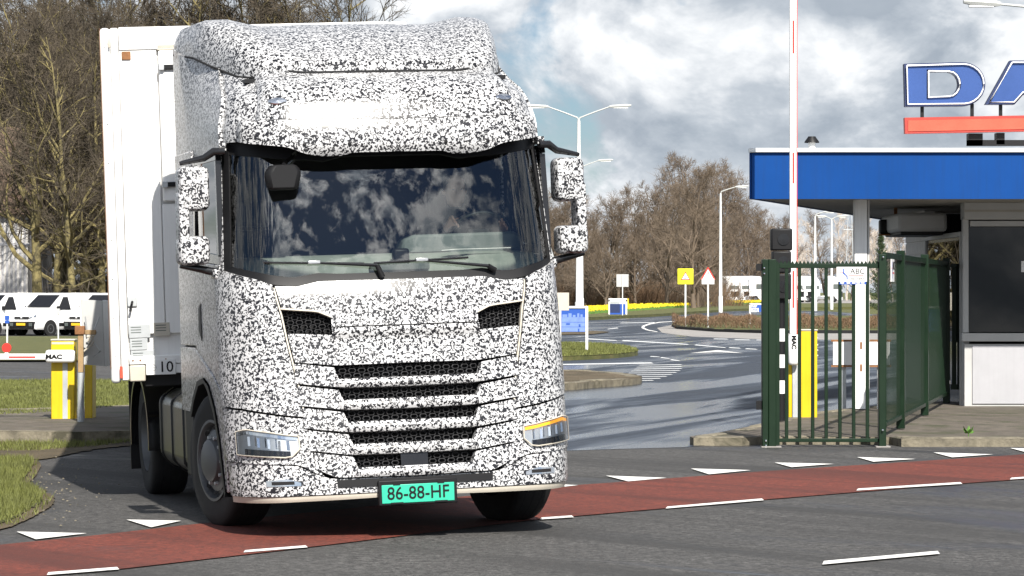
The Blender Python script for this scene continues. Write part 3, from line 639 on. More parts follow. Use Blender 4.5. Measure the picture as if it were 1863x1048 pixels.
# ------------------------------------------------------------------ camouflaged truck (local: x right in the picture, y rearwards, z up; origin under the bumper)
ROLL, YAW = R(1.9), R(14.5)
truck = empty('truck', (-.664, 21.4, 0), (0, -ROLL, YAW), 'black and white camouflage wrapped truck cab turning out of the gate', 'truck')
def lin(z, X, Y):
    if z <= X[0]: return Y[0]
    for i in range(len(X) - 1):
        if z <= X[i + 1]: return Y[i] + (Y[i + 1] - Y[i]) * (z - X[i]) / (X[i + 1] - X[i])
    return Y[-1]
def pch(z, X, Y):                                        # smooth monotone-ish interpolation
    if z <= X[0]: return Y[0]
    if z >= X[-1]: return Y[-1]
    i = max(k for k in range(len(X) - 1) if X[k] <= z); h = X[i + 1] - X[i]; t = (z - X[i]) / h
    def sl(k):
        if k <= 0: return (Y[1] - Y[0]) / (X[1] - X[0])
        if k >= len(X) - 1: return (Y[-1] - Y[-2]) / (X[-1] - X[-2])
        a, b = (Y[k] - Y[k - 1]) / (X[k] - X[k - 1]), (Y[k + 1] - Y[k]) / (X[k + 1] - X[k])
        return 0 if a * b <= 0 else 2 * a * b / (a + b)
    a, b = sl(i) * h, sl(i + 1) * h
    return (2 * t ** 3 - 3 * t * t + 1) * Y[i] + (t ** 3 - 2 * t * t + t) * a + (-2 * t ** 3 + 3 * t * t) * Y[i + 1] + (t ** 3 - t * t) * b
class Prof:
    def __init__(s, ZW, WW, ZY, YY, A=.14, Rr=.33, DY=.42, rear=2.8, flare=None): s.__dict__.update(locals())
    def F(s, u, z):
        W = pch(z, s.ZW, s.WW); y0 = pch(z, s.ZY, s.YY); sg = 1 if u >= 0 else -1; u = abs(u)
        if u <= 1: x = u * (W - s.Rr); y = y0 + s.A * (x / W) ** 2
        elif u <= 2:
            t = (u - 1) * math.pi / 2; x = W - s.Rr + s.Rr * math.sin(t); y = y0 + s.A * (x / W) ** 2 + s.DY * (1 - math.cos(t))
        else:
            ys = y0 + s.A + s.DY; x = W; y = ys + (u - 2) * (s.rear - ys)
            if s.flare: x = W + (s.flare - W) * min(1, (u - 2) * 1.5) ** .8 if s.flare > W else W
        return sg * x, y
    def pt(s, u, z, off=0):
        x, y = s.F(u, z); e = 1e-3
        x1, y1 = s.F(u - e, z); x2, y2 = s.F(u + e, z); n = Vector((y2 - y1, -(x2 - x1), 0)).normalized()
        e2 = .004; xb, yb = s.F(u, z - e2); xt, yt = s.F(u, z + e2)
        tz = Vector((xt - xb, yt - yb, 2 * e2)); tu = Vector((x2 - x1, y2 - y1, 0)); n = tu.cross(tz)
        if n.length < 1e-9: n = Vector((0, -1, 0))
        n.normalize()
        return Vector((x, y, z)) + n * off, n
LOW = Prof([.24, .4, 1.0, 1.8, 2.3, 2.85], [1.215, 1.235, 1.245, 1.24, 1.22, 1.19], [.24, .33, .5, .8, 1.2, 1.6, 1.74, 1.84, 2.0, 2.2, 2.4, 2.6, 2.85], [.05, 0, .015, .07, .14, .2, .225, .262, .293, .335, .381, .431, .50])
TOP = Prof([2.72, 2.95, 3.1, 3.33, 3.55], [1.19, 1.20, 1.17, 1.11, 1.05], [2.70, 2.76, 2.80, 2.88, 2.95, 2.98, 3.1, 3.19, 3.26, 3.34, 3.5, 3.7], [.36, .295, .27, .272, .288, .297, .335, .40, .52, .74, 1.0, 1.3], A=.16, Rr=.42, DY=.46, flare=1.225)
def fn(v):
    if callable(v): return v
    if isinstance(v, (int, float)): return lambda q: v
    X = [p[0] for p in v]; Y = [p[1] for p in v]; return lambda q: lin(q, X, Y)
def patch(mb, prof, uL, uR, zb, zt, nu=12, nv=6, off=0, depth=.03, rim='lrbt', flare=0):
    uL, uR, zb, zt = fn(uL), fn(uR), fn(zb), fn(zt); g = []; back = []
    for i in range(nu + 1):
        s_ = i / nu; col = []; cb = []
        for j in range(nv + 1):
            t = j / nv; z = (zb(0) + zt(0)) / 2; u = 0
            for _ in range(6):
                u = uL(z) + (uR(z) - uL(z)) * s_; z = zb(u) + (zt(u) - zb(u)) * t
            o_ = off(u, z) if callable(off) else off
            p, n = prof.pt(u, z, o_); col.append(p); cb.append(p - n * depth)
        g.append(col); back.append(cb)
    W = nv + 1; vs = [p for c in g for p in c]; fs = []
    for i in range(nu):
        for j in range(nv): fs.append((i * W + j, (i + 1) * W + j, (i + 1) * W + j + 1, i * W + j + 1))
    mb.add(vs, fs)
    def strip(idx):
        a = [g[i][j] for i, j in idx]; b = [back[i][j] for i, j in idx]; n = len(a)
        mb.add(a + b, [(k, k + 1, n + k + 1, n + k) for k in range(n - 1)])
    if 'b' in rim: strip([(i, 0) for i in range(nu, -1, -1)])
    if 't' in rim: strip([(i, nv) for i in range(nu + 1)])
    if 'l' in rim: strip([(0, j) for j in range(nv + 1)])
    if 'r' in rim: strip([(nu, j) for j in range(nv, -1, -1)])
    return mb
def panel(name, prof, uL, uR, zb, zt, m='camo', parent=None, **k):
    o = patch(MB(), prof, uL, uR, zb, zt, **k).build(name, M[m], parent or truck, smooth=38, fix=False); return o
SG = (-1, 1)
def mir(v, s_):                                          # mirror a u-polyline
    if s_ > 0 or isinstance(v, (int, float)): return v
    return [(-u, z) for u, z in v][::-1]
# dark core behind the panels
mb = MB()
patch(mb, LOW, -2, 2, .36, 1.83, 40, 14, off=-.09, depth=.0, rim=''); mb.build('front_bulkhead', M['dark'], truck)
# --- bumper
bt = [(-1.95, .575), (-1.2, .565), (-.9, .545), (-.8, .49), (-.66, .448), (0, .44), (.66, .448), (.8, .49), (.9, .545), (1.2, .565), (1.95, .575)]
panel('bumper', LOW, -1.95, 1.95, [(-2, .335), (0, .345), (2, .335)], bt, nu=64, nv=5, off=.012, depth=.06)
panel('bumper_lip', LOW, -1.95, 1.95, [(-2, .285), (-.6, .30), (0, .312), (.6, .30), (2, .285)], [(-2, .33), (0, .34), (2, .33)], 'cream', nu=50, nv=3, off=.002, depth=.12)
panel('lower_valance', LOW, -.62, .62, .385, .438, 'black', nu=16, nv=2, off=.02, depth=.03)
for s_ in SG:
    z = [(.88, .43), (1.02, .41), (1.25, .405), (1.28, .43), (1.25, .455), (1.02, .45), (.9, .45)]
    panel('step_recess', LOW, s_ * .9 if s_ > 0 else -1.27, s_ * 1.27 if s_ > 0 else -.9, .408, mir([(.9, .43), (1.0, .458), (1.27, .448)], s_), 'chrome', nu=10, nv=2, off=.017, depth=.01)
    panel('step_hole', LOW, s_ * .95 if s_ > 0 else -1.2, s_ * 1.2 if s_ > 0 else -.95, .418, .442, 'dark', nu=8, nv=1, off=.020, depth=.01)
# --- centre louvres: six bars, five openings
ops = [(1.236, 1.142, .555), (1.076, .993, .53), (.92, .838, .505), (.762, .680, .48), (.604, .518, .455)]   # top, bottom, half-width in u
ends = [.885, .865, .845, .815, .78, .745]
def bar(i):
    """bar below opening i: top edge follows the opening's floor and steps up to a thin groove beyond it"""
    t0, b0, w0 = ops[i]; t1 = ops[i + 1][0] if i < 4 else .447
    e = ends[i]
    ztop = [(-e, t0 + .028), (-w0 - .03, t0 - .012), (-w0, b0 + .0), (w0, b0 + .0), (w0 + .03, t0 - .012), (e, t0 + .028)]
    if i < 4: zbot = [(-e, t1 + .045), (-.5, t1 + .004), (0, t1), (.5, t1 + .004), (e, t1 + .045)]
    else: zbot = [(-e, .52), (-.62, .455), (0, .447), (.62, .455), (e, .52)]
    lo = t1
    def off(u, z):
        q = (z - lo) / max(.02, (b0 - lo)); return .035 + .018 * math.sin(max(0, min(1, q)) * math.pi) if abs(u) < w0 + .03 else .03
    mb = MB(); us = [-e, -w0 - .03, -w0, w0, w0 + .03, e]
    for k in range(5):
        patch(mb, LOW, us[k], us[k + 1], zbot, ztop, nu=(8, 2, 26, 2, 8)[k], nv=5, off=off, depth=.07, rim='bt' + ('l' if k == 0 else '') + ('r' if k == 4 else ''))
    o = mb.build('louvre_bar', M['camo'], truck, smooth=50, fix=False)
    # cream under-lip of the bar
    return o
for i in range(5): bar(i)
def hexes(mb, prof, u0, u1, zb, zt, off, cu=.075, cz=.036, r=.0055):
    zb, zt = fn(zb), fn(zt); j = 0; z = min(zb(u0), zb(u1)) - cz
    while z < max(zt(u0), zt(u1)) + cz:
        u = u0 + (cu * .5 if j % 2 else 0) - cu
        while u < u1 + cu:
            c = [(u + cu * a, z + cz * b) for a, b in ((-.44, 0), (-.27, .46), (.27, .46), (.44, 0), (.27, -.46), (-.27, -.46))]
            ring = []
            for a, b in c:
                a = min(max(a, u0), u1); ring.append((a, min(max(b, zb(a)), zt(a))))
            if max(p[0] for p in ring) - min(p[0] for p in ring) > cu * .3 and max(p[1] for p in ring) - min(p[1] for p in ring) > cz * .3:
                cuu = sum(p[0] for p in ring) / 6; czz = sum(p[1] for p in ring) / 6
                outer = [prof.pt(a, b, off)[0] for a, b in ring]; inner = [prof.pt(cuu + (a - cuu) * .76, czz + (b - czz) * .70, off + .004)[0] for a, b in ring]; deep = [prof.pt(cuu + (a - cuu) * .70, czz + (b - czz) * .62, off - .03)[0] for a, b in ring]
                vs = outer + inner + deep; fs = []
                for k in range(6):
                    q = (k + 1) % 6; fs += [(k, q, 6 + q, 6 + k), (6 + k, 6 + q, 12 + q, 12 + k)]
                mb.add(vs, fs)
            u += cu
        z += cz; j += 1
for i, (t, b, w) in enumerate(ops):
    mb = MB(); hexes(mb, LOW, -w, w, b - .01, t + .0, -.012); g_ = mb.build('grille_mesh', M['mesh'], truck, fix=False)
panel('radar_cover', LOW, -.115, .10, .505, .605, 'gloss_black', nu=6, nv=3, off=.02, depth=.05)
# --- hood
seamL = [(.88, .825), (1.117, .86), (1.43, .928), (1.6, .958), (1.84, 1.02)]      # z -> |u| of the panel joint
def sU(z, d=0): return lin(z, [p[0] for p in seamL], [p[1] for p in seamL]) + d
htop = [(-1.1, 1.815), (-.83, 1.80), (-.66, 1.835), (0, 1.835), (.66, 1.835), (.83, 1.80), (1.1, 1.815)]
gb_ = [(-.97, 1.478), (-.585, 1.457), (.585, 1.457), (.97, 1.478)]; gt_ = [(-.975, 1.648), (-.69, 1.622), (-.585, 1.578), (.585, 1.578), (.69, 1.622), (.975, 1.648)]
# upper hood between and above the two vents
mb = MB()
patch(mb, LOW, -.585, .585, 1.515, htop, 26, 8, off=.022, rim='bt'); 
for s_ in SG:
    q = lambda a, b: (a, b) if s_ > 0 else (lambda x: b, lambda x: a)
    f_in, f_out = (lambda z: .585), (lambda z: sU(z, -.012))
    uL, uR = (f_in, f_out) if s_ > 0 else ((lambda z: -f_out(z)), (lambda z: -.585))
    patch(mb, LOW, uL, uR, gt_, htop, 10, 6, off=.022, rim='bt' + ('r' if s_ > 0 else 'l'))
mb.build('hood', M['camo'], truck, smooth=38, fix=False)
mb = MB()
bar0 = [(-1, 1.286), (-.565, 1.24), (0, 1.243), (.565, 1.24), (1, 1.286)]
def boff(u, z): return .022 + .03 * max(0, 1 - abs(z - 1.475) / .05) * (1 if abs(u) < .6 else max(0, 1 - (abs(u) - .6) / .08))
patch(mb, LOW, -.585, .585, bar0, 1.505, 26, 12, off=boff, rim='bt')
for s_ in SG:
    uL, uR = ((lambda z: .585), (lambda z: sU(z, -.012))) if s_ > 0 else ((lambda z: -sU(z, -.012)), (lambda z: -.585))
    patch(mb, LOW, uL, uR, bar0, gb_, 10, 6, off=.022, rim='bt' + ('r' if s_ > 0 else 'l'))
mb.build('grille_surround', M['camo'], truck, smooth=38, fix=False)
for s_ in SG:
    a, b = (.585, .968) if s_ > 0 else (-.968, -.585)
    mb = MB(); hexes(mb, LOW, a, b, gb_, gt_, -.03, .07, .034); mb.build('vent_mesh', M['mesh'], truck, fix=False)
    patch(MB(), LOW, a, b, gt_, lambda u: fn(gt_)(u) + .012, 8, 1, off=.030, depth=.05).build('vent_trim', M['cream'], truck, fix=False)
# --- corner panels, fenders around the lights
for s_ in SG:
    nm = lambda f: f if s_ > 0 else (lambda z: -f(z))
    inn = lambda z: sU(z, .018); out = lambda z: 1.98
    uL, uR = (inn, out) if s_ > 0 else ((lambda z: -1.98), (lambda z: -inn(z)))
    ztop = mir([(.8, 1.805), (1.02, 1.815), (1.2, 1.86), (1.45, 1.90), (1.7, 1.935), (2.0, 1.95)], s_)
    zbot = mir([(.83, .885), (1.0, .905), (1.5, .955), (2, .975)], s_)
    panel('corner_panel', LOW, uL, uR, zbot, ztop, nu=26, nv=12, off=.028, depth=.05)
    # slim joint strip between corner and hood
    j0 = lambda z: sU(z, -.002); j1 = lambda z: sU(z, .010)
    uL, uR = (j0, j1) if s_ > 0 else ((lambda z: -j1(z)), (lambda z: -j0(z)))
    panel('joint_strip', LOW, uL, uR, .90, 1.80, 'cream', nu=1, nv=14, off=.018, depth=.03)
    # light surround
    a0 = lambda z: lin(z, [.45, .52, .9], [.70, .77, .84]); 
    uL, uR = (a0, out) if s_ > 0 else ((lambda z: -1.98), (lambda z: -a0(z)))
    panel('light_surround', LOW, uL, uR, mir([(.7, .46), (.8, .5), (.9, .555), (2, .585)], s_), mir([(.8, .87), (1.0, .892), (1.5, .94), (2, .958)], s_), nu=24, nv=8, off=.02, depth=.05)
    # headlight: bezel, reflectors, lens
    hb = mir([(.90, .66), (.96, .602), (1.30, .618), (1.62, .632)], s_); ht = mir([(.88, .748), (1.1, .776), (1.46, .808), (1.62, .79)], s_)
    uL, uR = (.885, 1.62) if s_ > 0 else (-1.62, -.885)
    hl = panel('headlight', LOW, uL, uR, hb, ht, 'alu', nu=16, nv=4, off=.026, depth=.02)
    up = mir([(.88, .738), (1.1, .764), (1.46, .796), (1.6, .782)], s_)
    uL, uR = (.905, 1.59) if s_ > 0 else (-1.59, -.905)
    patch(MB(), LOW, uL, uR, lambda u: fn(up)(u) - .020, up, 16, 1, off=.036, depth=.02).build('daylight_strip', M['amber'] if s_ > 0 else M['chrome'], hl, fix=False)
    uL, uR = (.98, 1.52) if s_ > 0 else (-1.52, -.98)
    cen = [(1.02 + k * .125) * s_ for k in range(4)]
    for cu_ in cen:
        zc = fn(up)(cu_) - .068
        patch(MB(), LOW, cu_ - .057, cu_ + .057, zc - .03, zc + .036, 3, 3, off=lambda u, z: .032 - .012 * math.cos((u - cu_) * 30), depth=.02).build('led_reflector', M['chrome'], hl, fix=False)
    uL, uR = (.96, 1.5) if s_ > 0 else (-1.5, -.96)
    patch(MB(), LOW, uL, uR, lambda u: fn(hb)(u) + .006, lambda u: fn(hb)(u) + .046, 12, 1, off=.036, depth=.02).build('lower_trim', M['gloss_black'], hl, fix=False)
    uL, uR = (.89, 1.615) if s_ > 0 else (-1.615, -.89)
    patch(MB(), LOW, uL, uR, hb, ht, 16, 4, off=.044, depth=.016).build('lens', M['lens'], hl, smooth=40, fix=False)
    mb = MB()
    for q0, q1, zf in ((uL, uR, ht), (uL, uR, hb)):
        mb.tube([LOW.pt(q0 + (q1 - q0) * k / 12, fn(zf)(q0 + (q1 - q0) * k / 12), .04)[0] for k in range(13)], .0055, 5)
    for q in (uL, uR): mb.tube([LOW.pt(q, fn(hb)(q), .04)[0], LOW.pt(q, fn(ht)(q), .04)[0]], .0055, 5)
    mb.build('light_trim', M['cream'], hl, smooth=60)
# --- windscreen
wsb = [(-1.7, 1.95), (-1.45, 1.915), (-1.2, 1.885), (-.86, 1.842), (-.66, 1.868), (-.5, 1.858), (.5, 1.858), (.66, 1.868), (.86, 1.842), (1.2, 1.885), (1.45, 1.915), (1.7, 1.95)]
def dz(L, d): return [(u, z + d) for u, z in L]
panel('windscreen', LOW, -1.66, 1.66, dz(wsb, .03), 2.86, 'windshield', nu=60, nv=16, off=.0, depth=.006, rim='')
panel('cowl', LOW, -1.66, 1.66, dz(wsb, -.035), dz(wsb, .032), 'black', nu=60, nv=2, off=.008, depth=.08)
panel('windscreen_header', LOW, -1.66, 1.66, [(-1.7, 2.78), (-.66, 2.71), (-.55, 2.70), (-.45, 2.735), (.45, 2.735), (.55, 2.70), (.66, 2.71), (1.7, 2.78)], 2.9, 'black', nu=40, nv=3, off=.006, depth=.03)
for s_ in SG:
    a, b = (1.60, 1.74) if s_ > 0 else (-1.74, -1.60); panel('pillar_trim', LOW, a, b, 1.93, 2.86, 'black', nu=3, nv=12, off=.008, depth=.04)
    a, b = (1.74, 1.84) if s_ > 0 else (-1.84, -1.74); panel('pillar', LOW, a, b, 1.94, 2.86, 'camo', nu=3, nv=12, off=.012, depth=.06)
    a, b = (1.84, 1.99) if s_ > 0 else (-1.99, -1.84); panel('pillar_rear_trim', LOW, a, b, 1.94, 2.86, 'gloss_black', nu=3, nv=12, off=.004, depth=.06)
# --- visor and front roof
vb = [(-1.9, 2.90), (-1.5, 2.85), (-1.0, 2.80), (-.66, 2.757), (-.52, 2.757), (-.42, 2.777), (.42, 2.777), (.52, 2.757), (.66, 2.757), (1.0, 2.80), (1.5, 2.85), (1.9, 2.90)]
vt_ = [(-1.9, 3.0), (-1.3, 2.99), (0, 2.975), (1.3, 2.99), (1.9, 3.0)]
vbl = vb; vb = lambda u: pch(u, [p[0] for p in vbl], [p[1] for p in vbl])
def voff(u, z): return .04 - .06 * max(0, (abs(u) - 1.42) / .16) ** 2
panel('sun_visor', TOP, -1.58, 1.58, vb, vt_, nu=72, nv=8, off=voff, depth=.14, rim='lrt')
panel('visor_underside', TOP, -1.58, 1.58, vb, lambda u: vb(u) + .006, 'black', nu=72, nv=1, off=lambda u, z: voff(u, z) - .003, depth=.2, rim='b')
for x in (-.86, -.45, .45, .86):
    p, n = TOP.pt(x, 2.815, .041); MB().lathe([(.014, 0), (.014, .004), (0, .006)], 10, M=T_(p) @ n.to_track_quat('Z', 'Y').to_matrix().to_4x4()).build('marker_lamp', M['black'], truck)
mb = MB(); patch(mb, TOP, -1.36, 1.36, dz(vt_, .008), [(-1.4, 3.40), (-.9, 3.328), (.9, 3.328), (1.4, 3.40)], 60, 16, off=lambda u, z: .03 - .05 * max(0, (abs(u) - 1.2) / .16) ** 2, depth=.05); mb.build('front_roof', M['camo'], truck, smooth=38, fix=False)
mb = MB(); patch(mb, TOP, -1.98, 1.98, 2.86, 3.44, 50, 12, off=-.03, depth=.02, rim='bt'); mb.build('roof_shell', M['camo'], truck, smooth=38, fix=False)
panel('roof_seam_shadow', TOP, -.98, .98, [(-1, 3.342), (-.8, 3.321), (.8, 3.321), (1, 3.342)], [(-1, 3.354), (-.8, 3.335), (.8, 3.335), (1, 3.354)], 'dark', nu=24, nv=1, off=.036, depth=.01)  # dark band draws the joint plus the shadow cast by the spoiler lip
for s_ in SG:
    p, n = TOP.pt(s_ * 1.12, 3.12, .031); MB().lathe([(.07, 0), (.06, .008), (0, .012)], 14, M=T_(p) @ n.to_track_quat('Z', 'Y').to_matrix().to_4x4() @ Matrix.Diagonal((1.0, .42, 1, 1))).build('position_lamp', M['chrome'], truck)
    a, b = (1.93, 3) if s_ > 0 else (-3, -1.93)
    mb = MB(); patch(mb, TOP, a, b, 2.82, mir([(2, 3.50), (2.45, 3.58), (3, 3.70)], s_), 16, 8, off=0, depth=.05, rim='bt' + ('l' if s_ > 0 else 'r')); mb.build('roof_side', M['camo'], truck, smooth=38, fix=False)
# --- roof spoiler lofted from front to rear
def rsec(y):
    zc = pch(y, [.72, .80, .95, 1.2, 1.6, 2.1, 2.8], [3.43, 3.475, 3.535, 3.625, 3.735, 3.815, 3.83]); sh = lin(y, [.72, 1.3, 1.9, 2.8], [0, .035, .05, .035])
    hw = pch(y, [.72, .85, 1.0, 1.3, 1.8, 2.8], [.82, .92, .99, 1.06, 1.165, 1.215]); low = pch(y, [.72, .9, 1.15, 1.5, 1.9, 2.8], [3.34, 3.35, 3.40, 3.48, 3.57, 3.65])
    dxs = [(-1, low, 0), (-1.0, (low * .6 + zc * .4), .0), (-.985, low * .3 + zc * .7, 0), (-.95, zc - .015, sh), (-.88, zc + .01, sh), (-.78, zc + .012, sh), (-.66, zc + .006, sh * .4), (-.55, zc, 0), (-.3, zc + .004, 0), (0, zc + .006, 0)]
    pts = [Vector((x * hw, y + .18 * min(1, 1.9 - y if y < 1.9 else 0) * abs(x) ** 3 * 0 + (.16 * abs(x) ** 2.2 if y < 2.6 else 0), z + a)) for x, z, a in dxs]
    return pts + [Vector((-p.x, p.y, p.z)) for p in pts[-2::-1]]
ysl = [.72, .735, .77, .83, .9, 1.0, 1.1, 1.2, 1.35, 1.5, 1.7, 1.9, 2.1, 2.4, 2.6, 2.8]
rings = [rsec(y) for y in ysl]
under = [[Vector((p.x * .985, p.y + .03, rings[0][0].z - .006 if False else min(p.z, rings[0][0].z + .0))) for p in rings[0]]]
mb = MB(); mb.loft(rings, closed=False, cap=False)
lip = [Vector((p.x * .99, p.y - .004, 3.345)) for p in rings[0]]
mb.loft([lip, rings[0]], closed=False, cap=False)
back = [Vector((p.x, p.y, 3.3)) for p in rings[-1]]; mb.loft([rings[-1], back], closed=False, cap=False)
sp = mb.build('roof_spoiler', M['camo'], truck, smooth=44)
mb = MB(); mb.tube([Vector((p.x * 1.0, p.y - .034, 3.343)) for p in lip], .011, 6); mb.build('roof_seam_shadow', M['dark'], sp)  # same joint and lip shadow, put in as a dark tube
mb = MB(); mb.tube([r[0] + Vector((-.006, 0, 0)) for r in rings], .008, 5); mb.build('side_seam', M['dark'], sp); MB().tube([r[-1] + Vector((.006, 0, 0)) for r in rings], .008, 5).build('side_seam', M['dark'], sp)
MB().box(-.98, .98, .9, 2.78, 3.30, 3.33).build('roof_floor', M['black'], truck)
# --- cab sides
SX = 1.243
for s_ in SG:
    x = s_ * SX; d = (-s_ * .05, 0, 0)
    arch = [(.66, .34), (.74, .34), (.80, .50), (.92, .72), (1.10, .93), (1.36, 1.09), (1.62, 1.14), (1.9, 1.11), (2.15, .98), (2.3, .86), (2.8, .86), (2.8, 1.36), (2.05, 1.36), (1.2, 1.18), (.66, 1.02)]
    mb = MB(); mb.prism([(x, y, z) for y, z in arch], d); mb.build('side_panel', M['camo'], truck, bevel=.012)
    # flared arch lip
    al = [(.70, .34), (.80, .50), (.92, .72), (1.10, .93), (1.36, 1.09), (1.62, 1.14), (1.9, 1.11), (2.15, .98), (2.3, .86)]
    mb = MB(); n_ = len(al); vs = []
    for y, z in al: vs += [(x + s_ * .012, y, z), (x + s_ * .012, y + (.05 if y < 1.5 else -.05), z - .035), (x - s_ * .28, y + (.05 if y < 1.5 else -.05), z - .035)]
    fs = []
    for k in range(n_ - 1): fs += [(k * 3, k * 3 + 3, k * 3 + 4, k * 3 + 1), (k * 3 + 1, k * 3 + 4, k * 3 + 5, k * 3 + 2)]
    mb.add(vs, fs); mb.build('arch_lip', M['black'], truck, smooth=50)
    dr = [(.72, 1.06), (1.2, 1.20), (1.93, 1.36), (1.93, 2.02), (.72, 1.98)]
    mb = MB(); mb.prism([(x + s_ * .004, y, z) for y, z in dr], d); door = mb.build('door', M['camo'], truck, bevel=.008)
    mb = MB(); mb.prism([(x + s_ * .006, y, z) for y, z in [(1.60, 1.42), (1.74, 1.50), (1.72, 1.66), (1.62, 1.70)]], (s_ * .004, 0, 0)); mb.build('door_handle', M['black'], door)
    mb = MB()
    for poly in ([(.72, 1.985), (1.93, 2.025), (1.93, 2.10), (.74, 2.05)], [(1.86, 2.105), (1.93, 2.105), (1.90, 2.80), (1.80, 2.80)], [(.78, 2.74), (1.795, 2.74), (1.80, 2.80), (.80, 2.80)], [(.72, 2.055), (.79, 2.06), (.84, 2.735), (.79, 2.735)]):
        mb.prism([(x - s_ * .012 * (z - 2) , y, z) for y, z in poly], (-s_ * .04, 0, 0))
    mb.build('window_frame', M['gloss_black'], door)
    mb = MB(); mb.prism([(x - s_ * .018, y, z) for y, z in [(.79, 2.05), (1.86, 2.10), (1.80, 2.74), (.83, 2.74)]], (-s_ * .006, 0, 0)); mb.build('side_window', M['sideglass'], door)
    rp = [(1.945, 1.37), (2.8, 1.37), (2.8, 2.86), (1.945, 2.86)]
    mb = MB(); mb.prism([(x - s_ * .006, y, z) for y, z in rp], d); mb.build('rear_side_panel', M['camo'], truck, bevel=.01)
    hp = [(.72, 2.805), (1.94, 2.805), (1.94, 2.86), (.72, 2.86)]
    mb = MB(); mb.prism([(x - s_ * .03, y, z) for y, z in hp], d); mb.build('door_header', M['camo'], truck)
    # mirrors: two housings on one outer stalk, carried on black arms
    mx0, mx1 = 1.29, 1.515
    def rr(x0, x1, z0, z1, r, n=5):
        out = []
        for cx_, cz_, a0 in ((x1 - r, z0 + r, -90), (x1 - r, z1 - r, 0), (x0 + r, z1 - r, 90), (x0 + r, z0 + r, 180)):
            out += [(cx_ + r * math.cos(R(a0 + 90 * k / n)), cz_ + r * math.sin(R(a0 + 90 * k / n))) for k in range(n + 1)]
        return out
    mi = None
    for nm_, (x0, x1, z0, z1, r_) in (('mirror', (mx0, mx1, 2.375, 2.70, .05)), ('mirror_stalk', (mx1 - .072, mx1 + .008, 2.04, 2.52, .03)), ('lower_mirror', (mx0 + .01, mx1 + .016, 1.985, 2.195, .045))):
        loops = []
        for yy_, k_ in ((.70, .62), (.705, .84), (.73, .97), (.78, 1.0), (.86, 1.0)):
            cx_, cz_ = (x0 + x1) / 2, (z0 + z1) / 2; loops.append([Vector((s_ * (cx_ + (a - cx_) * k_), yy_ + (.004 if 'stalk' in nm_ else 0), cz_ + (b - cz_) * (1 - (1 - k_) * (x1 - x0) / (z1 - z0)))) for a, b in rr(x0, x1, z0, z1, r_)])
        mb = MB(); mb.loft(loops); o = mb.build(nm_, M['camo'], mi or truck, smooth=45)
        mi = mi or o
    mb = MB(); mb.prism([(s_ * a, .8605, b) for a, b in [(mx0 + .02, 2.44), (mx0 + .02, 2.67), (mx1 - .02, 2.67), (mx1 - .02, 2.42)]], (0, .004, 0)); mb.build('mirror_glass', M['chrome'], mi)
    MB().tube([(s_ * 1.17, .72, 2.80), (s_ * 1.25, .74, 2.80), (s_ * 1.32, .77, 2.755), (s_ * (mx1 - .02), .79, 2.72)], [.028, .03, .026, .016], 10).build('arm', M['gloss_black'], mi, smooth=50)
    MB().tube([(s_ * 1.19, .80, 1.945), (s_ * 1.26, .80, 1.93), (s_ * 1.36, .80, 1.955), (s_ * (mx1 + .0), .80, 1.985)], [.03, .032, .028, .018], 10).build('arm', M['gloss_black'], mi, smooth=50)
    mb = MB(); mb.prism([(s_ * 1.20, .72, 1.86), (s_ * 1.285, .72, 1.89), (s_ * 1.285, .72, 1.95), (s_ * 1.20, .72, 1.96)], (0, .2, 0)); mb.build('mirror_base', M['camo'], mi, bevel=.015)
    # steps behind the bumper corner and inner wheel housing
    MB().box(s_ * 1.0 - .12, s_ * 1.0 + .12, .78, 2.3, .98, 1.0).build('wheel_housing', M['dark'], truck)
MB().box(-1.2, 1.2, 2.74, 2.8, .9, 3.42).build('rear_wall', M['black'], truck)
MB().box(-1.18, 1.18, .6, 2.74, 1.18, 1.24).build('cab_floor', M['dark'], truck)
MB().box(-1.15, 1.15, .9, 2.74, 2.9, 2.94).build('headlining', M['black'], truck)
for s_ in SG: MB().box(s_ * 1.17 - .012, s_ * 1.17 + .012, 1.96, 2.73, 1.3, 2.86).build('side_lining', M['black'], truck)
# kerb mirror on the far-left top, seen through the screen
MB().prism([(-.93, .30, 2.50), (-.72, .30, 2.50), (-.69, .30, 2.62), (-.72, .30, 2.68), (-.91, .30, 2.68), (-.95, .30, 2.62)], (0, .14, 0)).build('front_mirror', M['black'], truck, bevel=.03)
MB().tube([(-.80, .40, 2.68), (-.70, .50, 2.76)], .02, 8).build('front_mirror_arm', M['chrome'], truck)
# warning-triangle shaped deflector at the right lower pillar
MB().prism([(1.235, .8, 1.90), (1.30, .8, 1.90), (1.235, .8, 2.12)], (0, .01, 0)).build('deflector', M['steel'], truck)
# --- wipers
def wiper(pivot, elbow, b0, b1):
    a = LOW.pt(*pivot, .03)[0]; e = LOW.pt(*elbow, .05)[0]; p, q = LOW.pt(*b0, .028)[0], LOW.pt(*b1, .028)[0]; mid = (p + q) / 2
    w = MB().tube([a, e], [.022, .018], 8).build('wiper', M['black'], truck, smooth=50)
    MB().tube([e, mid], [.014, .009], 6).build('wiper_arm', M['gloss_black'], w); 
    n = 8; MB().tube([LOW.pt(b0[0] + (b1[0] - b0[0]) * k / n, b0[1] + (b1[1] - b0[1]) * k / n, .022)[0] for k in range(n + 1)], .009, 6).build('wiper_blade', M['gloss_black'], w)
    MB().box(-.045, .045, -.015, .015, -.012, .012, M=T_(mid + Vector((0, -.015, .004)))).build('wiper_clip', M['alu'], w, bevel=.004)
wiper((-.16, 1.85), (-.20, 1.935), (-1.13, 1.985), (-.30, 1.955)); wiper((.76, 1.875), (.70, 1.905), (-.22, 1.955), (.55, 1.975))
